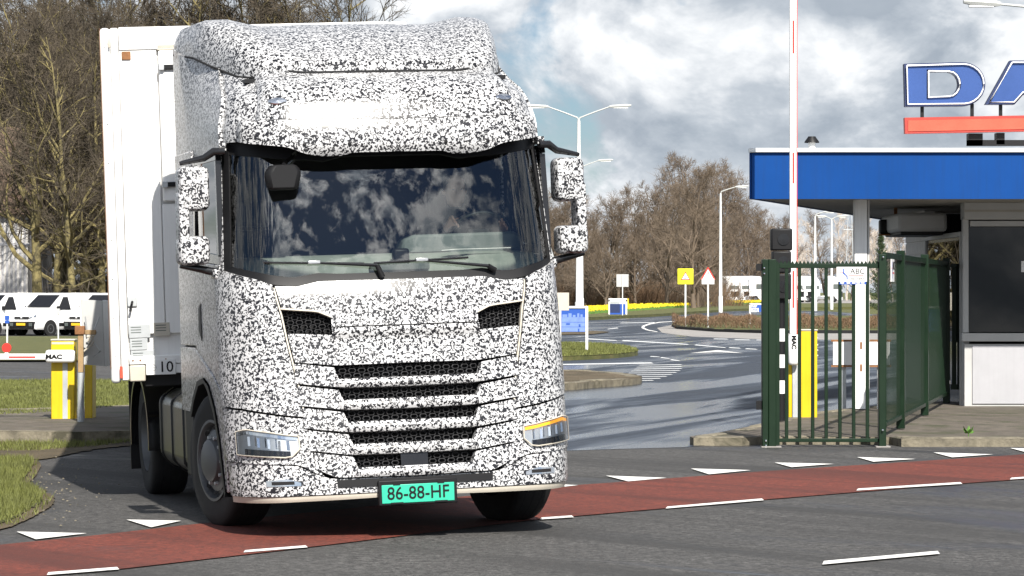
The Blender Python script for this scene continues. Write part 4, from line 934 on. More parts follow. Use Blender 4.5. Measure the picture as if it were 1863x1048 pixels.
# --- number plate
np_ = MB().box(-.285, .285, -.045, -.012, .245, .425).build('number_plate', M['black'], truck, bevel=.008)
MB().box(-.262, .262, -.051, -.0455, .262, .392).build('plate_face', M['plate'], np_, bevel=.003)
moved(text_mb('86-88-HF', .128, .0012, bold=.001, sx=.92), T_((0, -.053, .327))).build('plate_characters', M['black'], np_)
for x in (-.18, .14): MB().box(x, x + .05, -.056, -.03, .39, .405).build('plate_clip', M['black'], np_)
for x in (-.20, .12): MB().box(x, x + .09, -.056, -.03, .256, .268).build('plate_clip', M['black'], np_)
# --- wheels
def wheel(x, y, steer=0, dual=False, nm='wheel'):
    s_ = 1 if x > 0 else -1; r = .5
    e = MB().lathe([(.30, -.155), (.40, -.16), (.47, -.155), (.495, -.135), (.5, -.10), (.5, .10), (.495, .135), (.47, .155), (.40, .16), (.30, .155)], 48).build(nm, M['rubber'], truck, smooth=50)
    e.location = (x, y, r - x * math.tan(ROLL) - .005); e.rotation_euler = (0, R(90) * s_, R(steer))
    mb = MB()
    for gx_ in (-.07, 0, .07): mb.lathe([(.5005, gx_ - .008), (.501, gx_), (.5005, gx_ + .008)], 48)
    mb.build('tread_groove', M['dark'], e)
    if dual: pr = [(.295, .155), (.285, .12), (.27, .06), (.2, .02), (.13, .02), (.13, .06), (0, .07)]
    else: pr = [(.30, .157), (.305, .165), (.285, .166), (.275, .13), (.27, .10), (.22, .14), (.165, .15), (.155, .19), (.13, .205), (0, .205)]
    MB().lathe(pr, 36).build('rim', M['rim'], e, smooth=35)
    for k in range(10):
        mb = MB(); a = 2 * math.pi * k / 10; mb.lathe([(.0, .0), (.026, .0), (.028, -.004)], 10, M=T_((.235 * math.cos(a), .235 * math.sin(a), .139 if not dual else .05)) @ Matrix.Rotation(a, 4, 'Z') @ Matrix.Diagonal((.8, 1.25, 1, 1)) @ RY(-40 if not dual else -20))
        mb.build('hand_hole', M['dark'], e)
    for k in range(10):
        mb = MB(); a = 2 * math.pi * (k + .5) / 10; mb.lathe([(.016, 0), (.014, .025), (0, .027)], 6, M=T_((.175 * math.cos(a), .175 * math.sin(a), .148 if not dual else .02)))
        mb.build('wheel_nut', M['steel'], e)
    return e
wheel(-1.06, 1.52, 13); wheel(1.06, 1.52, 13)
for s_ in SG: wheel(s_ * 1.06, 5.25, 0, True, 'rear_wheel')
# --- chassis, tanks, mudguards
for s_ in SG: MB().box(s_ * .42 - .04, s_ * .42 + .04, .5, 6.2, .72, .98).build('chassis_rail', M['black'], truck)
for yy in (1.52, 5.25): MB().tube([(-.95, yy, .5), (.95, yy, .5)], .08, 10).build('axle', M['black'], truck)
MB().box(-.45, .45, .35, 2.3, .36, .95).build('engine', M['dark'], truck)
MB().box(-1.1, 1.1, .28, .85, .31, .35).build('light_block_tray', M['dark'], truck); MB().box(-.72, .72, .86, 5.9, .33, .37).build('light_block_tray', M['dark'], truck)  # unseen trays added to block light reaching the ground under the truck
for s_ in SG:
    mb = MB(); xo, xi = s_ * 1.2, s_ * .6
    mb.prism([(xi, 2.75, .32), (xi, 2.75, .98), (s_ * 1.08, 2.75, .98), (xo, 2.75, .90), (xo, 2.75, .42), (s_ * 1.1, 2.75, .32)], (0, 1.75, 0)); tk = mb.build('fuel_tank', M['tank'], truck, bevel=.05, seg=3)
    for yy in (3.0, 3.65, 4.25): MB().prism([(xi, yy, .31), (xi, yy, .99), (s_ * 1.085, yy, .99), (s_ * 1.212, yy, .905), (s_ * 1.212, yy, .415), (s_ * 1.105, yy, .31)], (0, .06, 0)).build('tank_strap', M['black'], tk, bevel=.03)
    mb = MB(); pts = []
    for k in range(13):
        a = R(-8 + k * 16.4); pts.append((5.25 - .6 * math.cos(a), .52 + .56 * math.sin(a)))
    vs = [(s_ * xq, y, z) for y, z in pts for xq in (.72, 1.27)] + [(s_ * 1.27, 5.25 + (y - 5.25) * .93, .52 + (z - .52) * .93) for y, z in pts]
    fs = [(2 * k, 2 * k + 1, 2 * k + 3, 2 * k + 2) for k in range(12)] + [(2 * k + 1, 26 + k, 27 + k, 2 * k + 3) for k in range(12)]
    mb.add(vs, fs); mb.build('mudguard', M['gloss_black'], truck, smooth=40)
    MB().box(s_ * 1.0 - .27, s_ * 1.0 + .27, 5.86, 5.89, .22, 1.0).build('mud_flap', M['black'], truck)
    MB().box(s_ * 1.0 - .26, s_ * 1.0 + .28, 5.80, 5.84, 1.0, 1.16).build('lamp_bracket', M['white'], truck)
    MB().box(s_ * 1.19 - .04, s_ * 1.19 + .04, 2.3, 2.72, .35, .95).build('step_panel', M['black'], truck, bevel=.02)
# --- interior
mb = MB(); mb.prism([(-1.08, .40, 1.80), (-1.08, .46, 1.93), (-1.08, .60, 2.0), (-1.08, .95, 2.03), (-1.08, 1.15, 1.98), (-1.08, 1.15, 1.55), (-1.08, .5, 1.55)], (2.16, 0, 0)); mb.build('dashboard', M['dash'], truck, bevel=.02)
mb = MB(); mb.prism([(.13, .88, 2.03), (.16, .88, 2.13), (.24, .88, 2.16), (1.0, .88, 2.165), (1.06, .88, 2.13), (1.08, .88, 2.03), (.98, .88, 2.03), (.9, .88, 1.985), (.55, .88, 1.985), (.45, .88, 2.03)], (0, .22, 0)); mb.build('instrument_hood', M['dash2'], truck, bevel=.02)
MB().box(-.02, .10, .42, .5, 1.90, 2.06).build('camera_pod', M['black'], truck, bevel=.02); MB().box(-.2, .24, .40, .44, 1.90, 1.955).build('pod_base', M['dash2'], truck, bevel=.01)
MB().prism([(.36, .52, 2.035), (.46, .50, 2.04), (.60, .55, 2.04), (.9, .6, 2.04), (.6, .64, 2.04)], (0, 0, .004)).build('paper', M['white'], truck)
swc = Matrix.Translation((.79, 1.14, 2.13)) @ RX(38)
mb = MB(); mb.tube([swc @ Vector((.235 * math.cos(2 * math.pi * k / 40), 0, .235 * math.sin(2 * math.pi * k / 40))) for k in range(41)], .017, 8, False); sw = mb.build('steering_wheel', M['tank'], truck, smooth=60)
mb = MB(); mb.box(-.08, .08, -.02, .03, -.07, .06, M=swc); mb.box(-.225, .225, -.008, .008, -.03, .01, M=swc); mb.box(-.02, .02, -.008, .008, -.225, 0, M=swc); mb.build('spokes', M['dash2'], sw, bevel=.01)
for x in (-.75, .79):
    MB().box(x - .27, x + .27, 1.62, 2.15, 1.40, 1.55).build('seat_cushion', M['seat'], truck, bevel=.05); MB().box(x - .25, x + .25, 2.08, 2.22, 1.55, 2.25).build('seat_back', M['seat'], truck, bevel=.05); MB().box(x - .14, x + .14, 2.1, 2.2, 2.27, 2.47).build('head_rest', M['seat'], truck, bevel=.04)
# ------------------------------------------------------------------ driver
def skin_body(name, joints, bones, m, parent=None, sub=2):
    bm = bmesh.new(); lay = bm.verts.layers.skin.verify(); vv = {}
    for i, (k, (p, r)) in enumerate(joints.items()):
        v = bm.verts.new(p); v[lay].radius = (r, r); v[lay].use_root = (i == 0); vv[k] = v
    for a, b in bones: bm.edges.new((vv[a], vv[b]))
    me = bpy.data.meshes.new(name); bm.to_mesh(me); bm.free(); me.materials.append(m)
    o = bpy.data.objects.new(name, me); COL.objects.link(o); 
    if parent: o.parent = parent
    o.modifiers.new('skin', 'SKIN').use_smooth_shade = True; s_ = o.modifiers.new('sub', 'SUBSURF'); s_.levels = sub; s_.render_levels = sub
    return o
dvr = empty('person', tuple(truck.matrix_basis @ Vector((0, 0, 0))), (0, -ROLL, YAW), 'driver in dark jacket with both hands on the steering wheel', 'person')
hx = .79
J = {'pelvis': ((hx, 1.93, 1.64), .15), 'waist': ((hx, 1.95, 1.82), .145), 'chest': ((hx, 1.92, 2.08), .165), 'neckb': ((hx, 1.90, 2.27), .07), 'neck': ((hx, 1.885, 2.36), .058), 'head': ((hx, 1.86, 2.47), .088), 'crown': ((hx, 1.865, 2.56), .082)}
Bn = [('pelvis', 'waist'), ('waist', 'chest'), ('chest', 'neckb'), ('neckb', 'neck'), ('neck', 'head'), ('head', 'crown')]
hands = {-1: Vector((.575, 1.05, 2.245)), 1: Vector((.975, 1.05, 2.215))}
for s_ in SG:
    h = hands[s_]; k = str(s_)
    J['sh' + k] = ((hx + s_ * .19, 1.91, 2.20), .075); J['el' + k] = ((hx + s_ * .30, 1.58, 2.0), .052); J['wr' + k] = (tuple(h + Vector((s_ * .03, .12, -.06))), .034)
    J['hip' + k] = ((hx + s_ * .1, 1.88, 1.62), .1); J['kn' + k] = ((hx + s_ * .14, 1.42, 1.62), .075); J['an' + k] = ((hx + s_ * .13, 1.28, 1.28), .05)
    Bn += [('chest', 'sh' + k), ('sh' + k, 'el' + k), ('el' + k, 'wr' + k), ('pelvis', 'hip' + k), ('hip' + k, 'kn' + k), ('kn' + k, 'an' + k)]
skin_body('body', J, Bn, M['cloth'], dvr)
mb = MB()
prof_ = [(0, -.125), (.05, -.12), (.07, -.09), (.082, -.03), (.088, .03), (.08, .085), (.05, .118), (0, .125)]
mb.lathe(prof_, 20, M=T_((hx, 1.845, 2.50)) @ Matrix.Diagonal((.9, 1.08, 1, 1))); mb.box(-.012, .012, -.108, -.08, -.03, .02, M=T_((hx, 1.845, 2.50)))
hd_ = mb.build('head', M['skin'], dvr, smooth=60)
for s_ in SG: MB().lathe([(0, -.02), (.018, -.01), (.02, .01), (0, .02)], 8, M=T_((hx + s_ * .08, 1.86, 2.49))).build('ear', M['skin'], hd_, smooth=60); MB().lathe([(0, -.008), (.012, 0), (0, .008)], 8, M=T_((hx + s_ * .032, 1.762, 2.51))).build('eye', M['black'], hd_, smooth=60)
MB().lathe([(.09, .02), (.094, .06), (.08, .10), (.045, .13), (0, .137)], 18, M=T_((hx, 1.865, 2.50)) @ Matrix.Diagonal((.92, 1.08, 1, 1))).build('hair', mat('hair_brown', (.06, .04, .025), .8), hd_, smooth=60)
for s_ in SG:
    h = hands[s_]; jj = {'w': (tuple(h + Vector((s_ * .03, .11, -.055))), .03), 'p': (tuple(h + Vector((s_ * .008, .03, -.005))), .034)}; bb = [('w', 'p')]
    for q in range(4):
        off = Vector((-s_ * .0 + (q - 1.5) * .021 * .6, 0, (1.5 - q) * .020)); tl = .034 - .004 * abs(q - 1.3)
        b0 = h + off + Vector((-.004 * s_, .0, .012)); jj['a%d' % q] = (tuple(b0), .0105); jj['b%d' % q] = (tuple(b0 + Vector((-s_ * .006, -.036, .004))), .0098); jj['c%d' % q] = (tuple(b0 + Vector((-s_ * .008, -.05, -tl * .8))), .0088)
        bb += [('p', 'a%d' % q), ('a%d' % q, 'b%d' % q), ('b%d' % q, 'c%d' % q)]
    jj['t0'] = (tuple(h + Vector((-s_ * .03, .02, .02))), .011); jj['t1'] = (tuple(h + Vector((-s_ * .045, -.01, .03))), .0095); bb += [('p', 't0'), ('t0', 't1')]
    skin_body('hand', jj, bb, M['skin'], dvr, 2)
# ------------------------------------------------------------------ trailer
DTL = 25.0
tr = empty('trailer', (P(188, 690, DTL).x + 1.365, DTL + .15, 0), (0, -ROLL, R(6.6)), 'white box trailer marked 10 behind the camouflaged truck', 'trailer')
ZB, ZT = 1.05, 3.97
MB().box(-1.26, 1.26, .02, 13.6, ZB + .12, ZT - .01).build('body', M['trailer'], tr, bevel=.02)
def tb(nm, x0, x1, y0, y1, z0, z1, m='trailer', bev=.006, par=None): return MB().box(x0, x1, y0, y1, z0, z1).build(nm, M[m], par or tr, bevel=bev)
tb('corner_post', -1.275, -1.19, -.015, .15, ZB - .02, ZT, 'whitegloss', .03); tb('corner_post', -1.188, -1.125, -.03, .1, ZB + .0, ZT - .004, 'trailer', .012); tb('corner_post', 1.12, 1.275, -.03, .15, ZB, ZT, 'trailer', .03)
tb('edge_trim', -1.2772, -1.2755, -.01, .12, ZB + .1, ZT, 'rust', 0)
tb('top_rail', -1.12, 1.12, -.03, .02, ZT - .19, ZT, 'trailer', .008)
tb('front_panel', -1.12, -.815, -.022, .02, ZB + .38, ZT - .195, 'trailer', .006); 
dr_ = tb('hatch', -.80, .80, -.045, .02, 2.52, ZT - .20, 'trailer', .015); tb('hatch_frame', -.81, .81, -.03, .02, ZT - .196, ZT - .15, 'cream', .004); tb('lower_panel', -.81, 1.1, -.02, .02, ZB + .38, 2.50, 'trailer', .006)
for z in (3.63, 2.66):
    h = tb('hinge_bar', -.77, .3, -.075, -.05, z - .02, z + .02, 'black', .006, dr_); tb('hinge_plate', -.80, -.755, -.085, -.046, z - .025, z + .025, 'steel', .004, dr_)
tb('latch_plate', -1.10, -1.025, -.035, -.0225, 3.70, 3.77, 'rust', .004); tb('socket_plate', -1.12, -1.04, -.04, -.0225, 1.66, 1.74, 'steel', .006); MB().tube([(-1.08, -.04, 1.70), (-1.085, -.07, 1.68), (-1.10, -.075, 1.62)], .011, 6).build('socket_cable', M['black'], tr)
tb('marker_lamp', -1.21, -1.19, -.045, -.03, 3.80, 3.88, 'cream', .006)
for x0, x1, z0, z1, m_ in ((-1.115, -.94, 1.40, 1.51, 'steel'), (-1.11, -.965, 1.30, 1.395, 'steel'), (-1.105, -.91, 1.20, 1.295, 'steel'), (-.91, -.78, 1.41, 1.52, 'cream')):
    pl = tb('data_plate', x0, x1, -.028, -.0225, z0, z1, m_, .002)
    for k in range(3): tb('print_line', x0 + .015, x0 + .1, -.0292, -.0285, z1 - .025 - k * .022, z1 - .018 - k * .022, 'dash2', 0, pl)
tb('bottom_rail', -1.12, 1.12, -.035, .05, ZB + .13, ZB + .20, 'trailer', .006); tb('bolster', -1.12, -.99, -.038, .05, ZB - .01, ZB + .125, 'cream', .01); tb('bolster', -.985, 1.12, -.03, .05, ZB + .05, ZB + .125, 'trailer', .004)
np2 = tb('number_board', -.985, -.74, -.045, -.036, ZB + .04, ZB + .165, 'white', .003)
moved(text_mb('10', .125, .001, bold=.001), T_((-.82, -.047, ZB + .10))).build('board_number', M['black'], np2)
mb = MB(); mb.tube([(-.928 + .026 * math.cos(2 * math.pi * k / 20), -.0465, ZB + .10 + .026 * math.sin(2 * math.pi * k / 20)) for k in range(21)], .0025, 4, False); mb.tube([(-.96, -.0465, ZB + .10), (-.896, -.0465, ZB + .10)], .0022, 4); mb.build('board_emblem', M['greyframe'], np2)
for x in (-1.09, -1.03, -.82, -.5, -.2): MB().lathe([(.008, 0), (.007, .006), (0, .008)], 8, M=T_((x, -.0355, ZB + .165)) @ RX(90)).build('bolt', M['rust'], tr)
for z in [1.25 + .32 * k for k in range(9)]: MB().lathe([(.006, 0), (0, .006)], 6, M=T_((-1.235, -.0155, z)) @ RX(90)).build('rivet', M['black'], tr)
tb('side_marker', -1.20, -1.175, -.05, -.0305, ZB + .02, ZB + .12, 'redbar', .003); tb('front_skirt', -1.0, 1.1, .05, .3, ZB - .06, ZB + .1, 'black', .01)
tb('rear_bogie', -1.2, 1.2, 9.0, 12.6, .35, .95, 'black', .02); tb('coupling_plate', -.5, .5, .9, 2.6, .95, 1.13, 'black', .01); tb('yellow_strip', -1.0, 1.0, .31, .34, ZB - .05, ZB - .005, 'yellow', 0)
# ------------------------------------------------------------------ parked vans
def ring(y, zb, zbelt, zt, hb, hw, ht):
    h = [(hb, zb), (hw, zb + .12), (hw + .01, (zb + zbelt) / 2), (hw, zbelt), (ht + (hw - ht) * .12, zt - .08 if zt - zbelt > .3 else zt - .02), (ht, zt)]
    r = [Vector((x, y, z)) for x, z in h]; return r + [Vector((-p.x, p.y, p.z)) for p in r[::-1]]
def make_van():
    e = empty('parked_van', (0, 0, 0), label='x', cat='van', group='white vans parked on the left')
    st = [(0, .34, .70, .86, .70, .76, .66), (.1, .28, .80, .98, .76, .85, .76), (.35, .27, .88, 1.05, .82, .9, .8), (.85, .27, .98, 1.16, .84, .92, .83), (1.0, .27, 1.02, 1.22, .84, .92, .82), (1.55, .27, 1.08, 1.68, .85, .93, .74), (1.85, .27, 1.1, 1.83, .85, .93, .73), (2.4, .27, 1.1, 1.88, .85, .93, .74), (4.1, .27, 1.1, 1.87, .85, .93, .74), (4.35, .3, 1.1, 1.80, .83, .91, .72)]
    MB().loft([ring(*s_) for s_ in st]).build('body', M['whitegloss'], e, smooth=32)
    MB().prism([(-.70, .99, 1.24), (.70, .99, 1.24), (.66, 1.66, 1.77), (-.66, 1.66, 1.77)], (0, -.012, .014)).build('windscreen', M['gloss_black'], e)
    for s_ in SG:
        MB().prism([(s_ * .945, 1.25, 1.14), (s_ * .95, 2.05, 1.14), (s_ * .80, 2.0, 1.70), (s_ * .80, 1.72, 1.70)], (s_ * .012, 0, 0)).build('side_window', M['gloss_black'], e)
        MB().box(s_ * .98 - .09, s_ * .98 + .09, 1.2, 1.3, 1.12, 1.3).build('wing_mirror', M['black'], e, bevel=.03)
        hl = MB().prism([(s_ * .42, .0, .76), (s_ * .80, .05, .80), (s_ * .82, .09, .93), (s_ * .60, .04, .87)], (0, -.03, 0)).build('headlight', M['chrome'], e, bevel=.01)
        for y in (.82, 3.55):
            w = MB().lathe([(.2, -.1), (.3, -.1), (.32, -.07), (.32, .07), (.3, .1), (.2, .1)], 24).build('wheel', M['rubber'], e, smooth=50); w.location = (s_ * .84, y, .31); w.rotation_euler = (0, R(90) * s_, 0)
            MB().lathe([(.215, .09), (.20, .104), (.1, .08), (0, .10)], 20).build('rim', M['rim'], w, smooth=40)
            MB().lathe([(.0, -.0), (.37, 0), (.37, -.05)], 24, M=T_((s_ * .935, y, .33)) @ RY(90 * s_)).build('wheel_arch', M['dark'], e)
        MB().box(s_ * .94 - .012, s_ * .94 + .012, 1.25, 3.1, .42, .56).build('side_moulding', M['black'], e, bevel=.01)
    MB().prism([(-.72, .03, .30), (.72, .03, .30), (.80, .06, .62), (-.80, .06, .62)], (0, -.09, 0)).build('bumper', M['black'], e, bevel=.03)
    MB().prism([(-.42, .0, .74), (.42, .0, .74), (.44, .0, .83), (-.44, .0, .83)], (0, -.03, 0)).build('grille', M['black'], e, bevel=.01)
    MB().box(-.05, .05, -.045, -.031, .76, .83).build('badge', M['chrome'], e, bevel=.01)
    MB().box(-.26, .26, -.09, -.065, .45, .56).build('number_plate', M['yellowplate'], e)
    for s_ in SG: MB().box(s_ * .58 - .1, s_ * .58 + .1, -.075, -.06, .42, .56).build('fog_lamp', M['dash2'], e, bevel=.02)
    return e
van = make_van()
vl = ['white van parked between two others on the left, its whole front in view', 'white van partly hidden behind the sign box, right of another van', 'white van cut off by the left edge of the photograph']
for i, (px, py, a) in enumerate([(40, 611, -36), (140, 611, -36), (-60, 611, -36)]):
    o = van if i == 0 else copy_tree(van); o['label'] = vl[i]; p = G(px, py); o.location = (p.x, p.y, .0); o.rotation_euler = (0, 0, R(a)); o.scale = (.9,) * 3
# ------------------------------------------------------------------ far lorries
def make_lorry():
    e = empty('parked_lorry', (0, 0, 0), label='x', cat='truck', group='white lorries parked beyond the flower lawn')
    def rg(y, zb_, zt_, hw): return [Vector((-hw, y, zb_)), Vector((hw, y, zb_)), Vector((hw, y, zt_ - .25)), Vector((hw - .2, y, zt_)), Vector((-hw + .2, y, zt_)), Vector((-hw, y, zt_ - .25))]
    MB().loft([rg(0, .35, 2.9, 1.2), rg(.12, .3, 3.1, 1.25), rg(.5, .3, 3.5, 1.25), rg(1.2, .9, 3.85, 1.22), (rg(2.3, .9, 3.9, 1.2))]).build('cab', M['white'], e, smooth=30)
    MB().prism([(-1.1, -.01, 1.95), (1.1, -.01, 1.95), (1.06, .05, 2.75), (-1.06, .05, 2.75)], (0, -.03, 0)).build('windscreen', M['dash2'], e)
    MB().prism([(-.7, -.0, .8), (.7, -.0, .8), (.8, .0, 1.6), (-.8, .0, 1.6)], (0, -.04, 0)).build('grille', M['black'], e)
    MB().box(-1.2, 1.2, -.06, .1, .3, .72).build('bumper', M['white'], e, bevel=.03)
    for s_ in SG:
        MB().box(s_ * 1.26 - .01, s_ * 1.26 + .01, .35, 1.2, 1.95, 2.7).build('side_window', M['dash2'], e); MB().box(s_ * 1.4 - .1, s_ * 1.4 + .1, .05, .2, 2.0, 2.7).build('mirror', M['white'], e, bevel=.03)
        MB().box(s_ * .95 - .15, s_ * .95 + .15, -.075, -.05, .5, .66).build('headlight', M['chrome'], e)
        for y in (1.3, 5.0):
            w = MB().lathe([(.25, -.15), (.47, -.15), (.5, -.1), (.5, .1), (.47, .15), (.25, .15)], 20).build('wheel', M['rubber'], e, smooth=50); w.location = (s_ * 1.08, y, .5); w.rotation_euler = (0, R(90) * s_, 0)
            MB().lathe([(.26, .14), (.15, .11), (0, .13)], 14).build('rim', M['rim'], w)
    MB().box(-.45, .45, 2.0, 6, .6, .9).build('chassis', M['black'], e); MB().box(-1.2, 1.2, 2.35, 4.3, .45, .95).build('tank', M['alu'], e, bevel=.05)
    return e
lor = make_lorry()
for i, (px, a, lb) in enumerate([(1338, 25, 'white lorry farthest left beyond the daffodils, partly behind the lamp post'), (1362, 20, 'white lorry beyond the daffodils, second from the left lamp post'), (1394, 72, 'white lorry standing sideways beside the green fence post'), (1463, 15, 'white lorry seen through the fence, just right of the raised boom'), (1478, 15, 'white lorry seen through the third gap of the fence bars'), (1532, 80, 'white lorry seen sideways behind the ABC sign')]):
    o = lor if i == 0 else copy_tree(lor); o['label'] = lb; p = P(px, 549, 425); o.location = (p.x, 425, .2); o.rotation_euler = (0, 0, R(a)); o.scale = (.95,) * 3
# ------------------------------------------------------------------ street lamps
def lamp(px, top_py, d, arms, label, r0=.11, base_z=0, name='street_lamp'):
    x = (px - CX) * d / FPX; h = CAM_H - (top_py - HZ) * d / FPX
    e = empty(name, (x, d, base_z), label=label, cat='street lamp', group='grey street lamps')
    MB().lathe([(r0 * 1.25, 0), (r0 * 1.25, 1.2), (r0, 1.25), (r0 * .55, h - .4)], 12, cap=True).build('pole', M['polewhite'], e, smooth=40)
    for dx, dz_, hl in arms:
        s_ = 1 if dx > 0 else -1
        MB().tube([(0, 0, h - .45), (s_ * .06, 0, h - .25), (dx * .5, 0, h - .25 + dz_ * .5), (dx, 0, h - .25 + dz_)], [.04, .04, .035, .03], 8).build('arm', M['lamp_grey'], e, smooth=50)
        mb = MB(); x0, z0 = dx - s_ * .05, h - .25 + dz_
        mb.loft([[Vector((x0 + s_ * t * hl, y, z0 + z + .06 * t)) for y, z in ((-w, .0), (-w * .7, -.07 * q), (w * .7, -.07 * q), (w, 0), (w * .6, .07 * q), (-w * .6, .07 * q))] for t, w, q in ((0, .06, .6), (.15, .12, 1), (.8, .13, 1), (1, .08, .6))]); lm = mb.build('lamp_head', M['lamp_grey'], e, smooth=35)
        MB().box(min(x0 + s_ * .2 * hl, x0 + s_ * .85 * hl), max(x0 + s_ * .2 * hl, x0 + s_ * .85 * hl), -.08, .08, z0 - .08, z0 - .03).build('lamp_glass', M['white'], lm)
    return e
lamp(1053, 205, 150, [(-1.55, .55, 1.1), (1.55, .55, 1.1)], 'tall double armed lamp post right of the truck mirror', .15)
lamp(1058, 297, 225, [(1.25, .45, 1.15)], 'lamp post behind the double armed one, single arm pointing right', .14)
lamp(1311, 346, 228, [(1.15, .35, 1.0)], 'lamp post between the two warning signs and the lorries', .13, .15)
lamp(1483, 388, 245, [(.7, .2, 1.0)], 'lamp post seen through the fence beside the raised boom', .13, .15)
lamp(1513, 396, 265, [(-.5, .2, .9), (.5, .2, .9)], 'double headed lamp post seen through the fence left of the white column', .12, .15)
lamp(1960, 2, 73, [(-1.9, .18, .9)], 'lamp head reaching in from the right above the roof sign', .12)
# lattice mast far behind
pm = empty('lattice_mast', P(1546, 560, 480), label='thin blue grey lattice mast far behind the white column', cat='mast'); pm.location.z = 0
for x in (-.5, .5): MB().tube([(x * 1.5, 0, 0), (x * .5, 0, 15)], .07, 5).build('leg', M['steel'], pm)
for k in range(12): MB().tube([((-1 if k % 2 else 1) * (.7 - .04 * k), 0, 1 + k * 1.1), ((1 if k % 2 else -1) * (.66 - .04 * k), 0, 2.1 + k * 1.1)], .04, 4).build('brace', M['steel'], pm)
for z in (11.5, 13.8): MB().box(-1, 1, -.06, .06, z, z + .15).build('cross_arm', M['steel'], pm)
# ------------------------------------------------------------------ signs
def sign_root(name, px, d, label, z=0): return empty(name, ((px - CX) * d / FPX, d, z), label=label, cat='sign')
def tri(w): return [(-w, -w * .58), (w, -w * .58), (0, w * 1.15)]
d = 140; s1 = sign_root('warning_sign', 1247, d, 'yellow square board with a red warning triangle on a pole'); zc = zz(503, d)
MB().lathe([(.045, 0), (.045, zz(516, d))], 10).build('pole', M['polewhite'], s1, smooth=40); MB().box(-.36, .36, -.06, -.04, zc - .36, zc + .36).build('board', mat('fluorescent_yellow', (.9, .86, .01), .5), s1, bevel=.01)
for w, m_, y in ((.235, 'red', -.066), (.165, 'white', -.070)): MB().prism([(x, y, zc - .03 + z) for x, z in tri(w)], (0, .003, 0)).build('triangle', M[m_], s1)
MB().box(-.012, .012, -.0725, -.0705, zc - .06, zc + .06).build('symbol', M['black'], s1); MB().box(-.08, .08, -.0725, -.0705, zc - .10, zc - .075).build('symbol', M['boardblue'], s1)
d = 136; s2 = sign_root('warning_sign', 1288, d, 'red and white triangular warning sign with exclamation mark and plate below'); zc = zz(500, d)
MB().lathe([(.04, 0), (.04, zz(490, d))], 10).build('pole', M['polewhite'], s2, smooth=40)
for w, m_, y in ((.33, 'red', -.05), (.235, 'white', -.056)): MB().prism([(x, y, zc - .02 + z) for x, z in tri(w)], (0, .005, 0)).build('triangle', M[m_], s2)
MB().prism([(-.018, -.0585, zc - .04), (.018, -.0585, zc - .04), (.024, -.0585, zc + .13), (-.024, -.0585, zc + .13)], (0, .002, 0)).build('symbol', M['black'], s2); MB().box(-.02, .02, -.0585, -.0565, zc - .105, zc - .07).build('symbol', M['black'], s2)
pl = MB().box(-.28, .28, -.055, -.045, zz(517, d), zz(507, d)).build('under_plate', M['white'], s2); MB().box(-.2, .2, -.057, -.0555, zz(510.5, d), zz(509.5, d)).build('print_line', M['greyframe'], pl); MB().box(-.15, .15, -.057, -.0555, zz(514, d), zz(513, d)).build('print_line', M['greyframe'], pl)
# route board with lorry layout on the grass island
d = 83; rb = sign_root('route_board', 1043.5, d, 'blue route board in a white frame on the grass island beside the truck', .1)
u = d / FPX
def rbx(nm, x0, x1, y0, y1, dy0, dy1, m_, par=rb, bev=.004): return MB().box((x0 - 1043.5) * u, (x1 - 1043.5) * u, dy0, dy1, zz(y1, d) - .1, zz(y0, d) - .1).build(nm, M[m_], par, bevel=bev)
rbx('leg', 1017, 1021, 560, 637, -.04, .04, 'white', bev=.01); rbx('leg', 1065, 1070, 560, 637, -.04, .04, 'white', bev=.01); rbx('frame_top', 1017, 1070, 557, 561.5, -.04, .04, 'white', bev=.02)
bd = rbx('board', 1021, 1065, 561.5, 604, -.01, .01, 'boardblue'); rbx('lower_field', 1022, 1064.5, 577, 603.5, -.014, -.0105, 'boardpale', bd)
for x0, x1, y0, y1 in ((1023, 1032, 572, 578), (1034, 1040, 570, 577), (1042, 1047, 573, 578), (1050, 1054, 570, 579), (1056, 1060, 572, 577)): rbx('print_block', x0, x1, y0, y1, -.018, -.0145, 'boardpale', bd, 0)
for x0, x1, y0, y1 in ((1030, 1037, 588, 591), (1053, 1056, 590, 595), (1051.5, 1054, 598, 603)): rbx('print_block', x0, x1, y0, y1, -.018, -.0145, 'boardblue', bd, 0)
for y in (586, 594.5): rbx('print_line', 1022, 1064, y, y + .5, -.018, -.0145, 'boardblue', bd, 0)
d = 81; sp_ = sign_root('square_sign', 1024, d, 'plain beige back of a square sign in front of the blue route board', .1); u = d / FPX
MB().box(-.21, .165, -.02, .0, zz(565, d) - .1, zz(532.5, d) - .1).build('plate', M['cream'], sp_, bevel=.006); MB().lathe([(.025, 0), (.025, zz(540, d) - .1)], 8, M=T_((-.12, .03, 0))).build('pole', M['steel'], sp_)
# second board
d = 205; nb_ = sign_root('notice_board', 1124, d, 'blue notice board with white frame on the flower lawn', .15); u = d / FPX
def nbx(nm, x0, x1, y0, y1, dy0, dy1, m_, par=nb_, bev=.004): return MB().box((x0 - 1124) * u, (x1 - 1124) * u, dy0, dy1, zz(y1, d) - .15, zz(y0, d) - .15).build(nm, M[m_], par, bevel=bev)
nbx('leg', 1107, 1109.5, 545, 577, -.06, .06, 'white'); nbx('leg', 1138, 1141, 545, 577, -.06, .06, 'white'); nbx('header', 1107, 1141, 543, 549, -.06, .06, 'white', bev=.01); nbx('upper_field', 1109.5, 1138, 549, 553, -.02, .02, 'white')
bb_ = nbx('board', 1109.5, 1138, 553, 572.5, -.02, .02, 'boardblue'); nbx('dark_field', 1109.8, 1128, 553.2, 569, -.03, -.0205, 'navy', bb_); nbx('grey_field', 1109.8, 1127, 549, 552.6, -.03, -.0205, 'steel', bb_); nbx('yellow_side', 1141.2, 1144, 543, 556, -.02, .06, 'yellow')
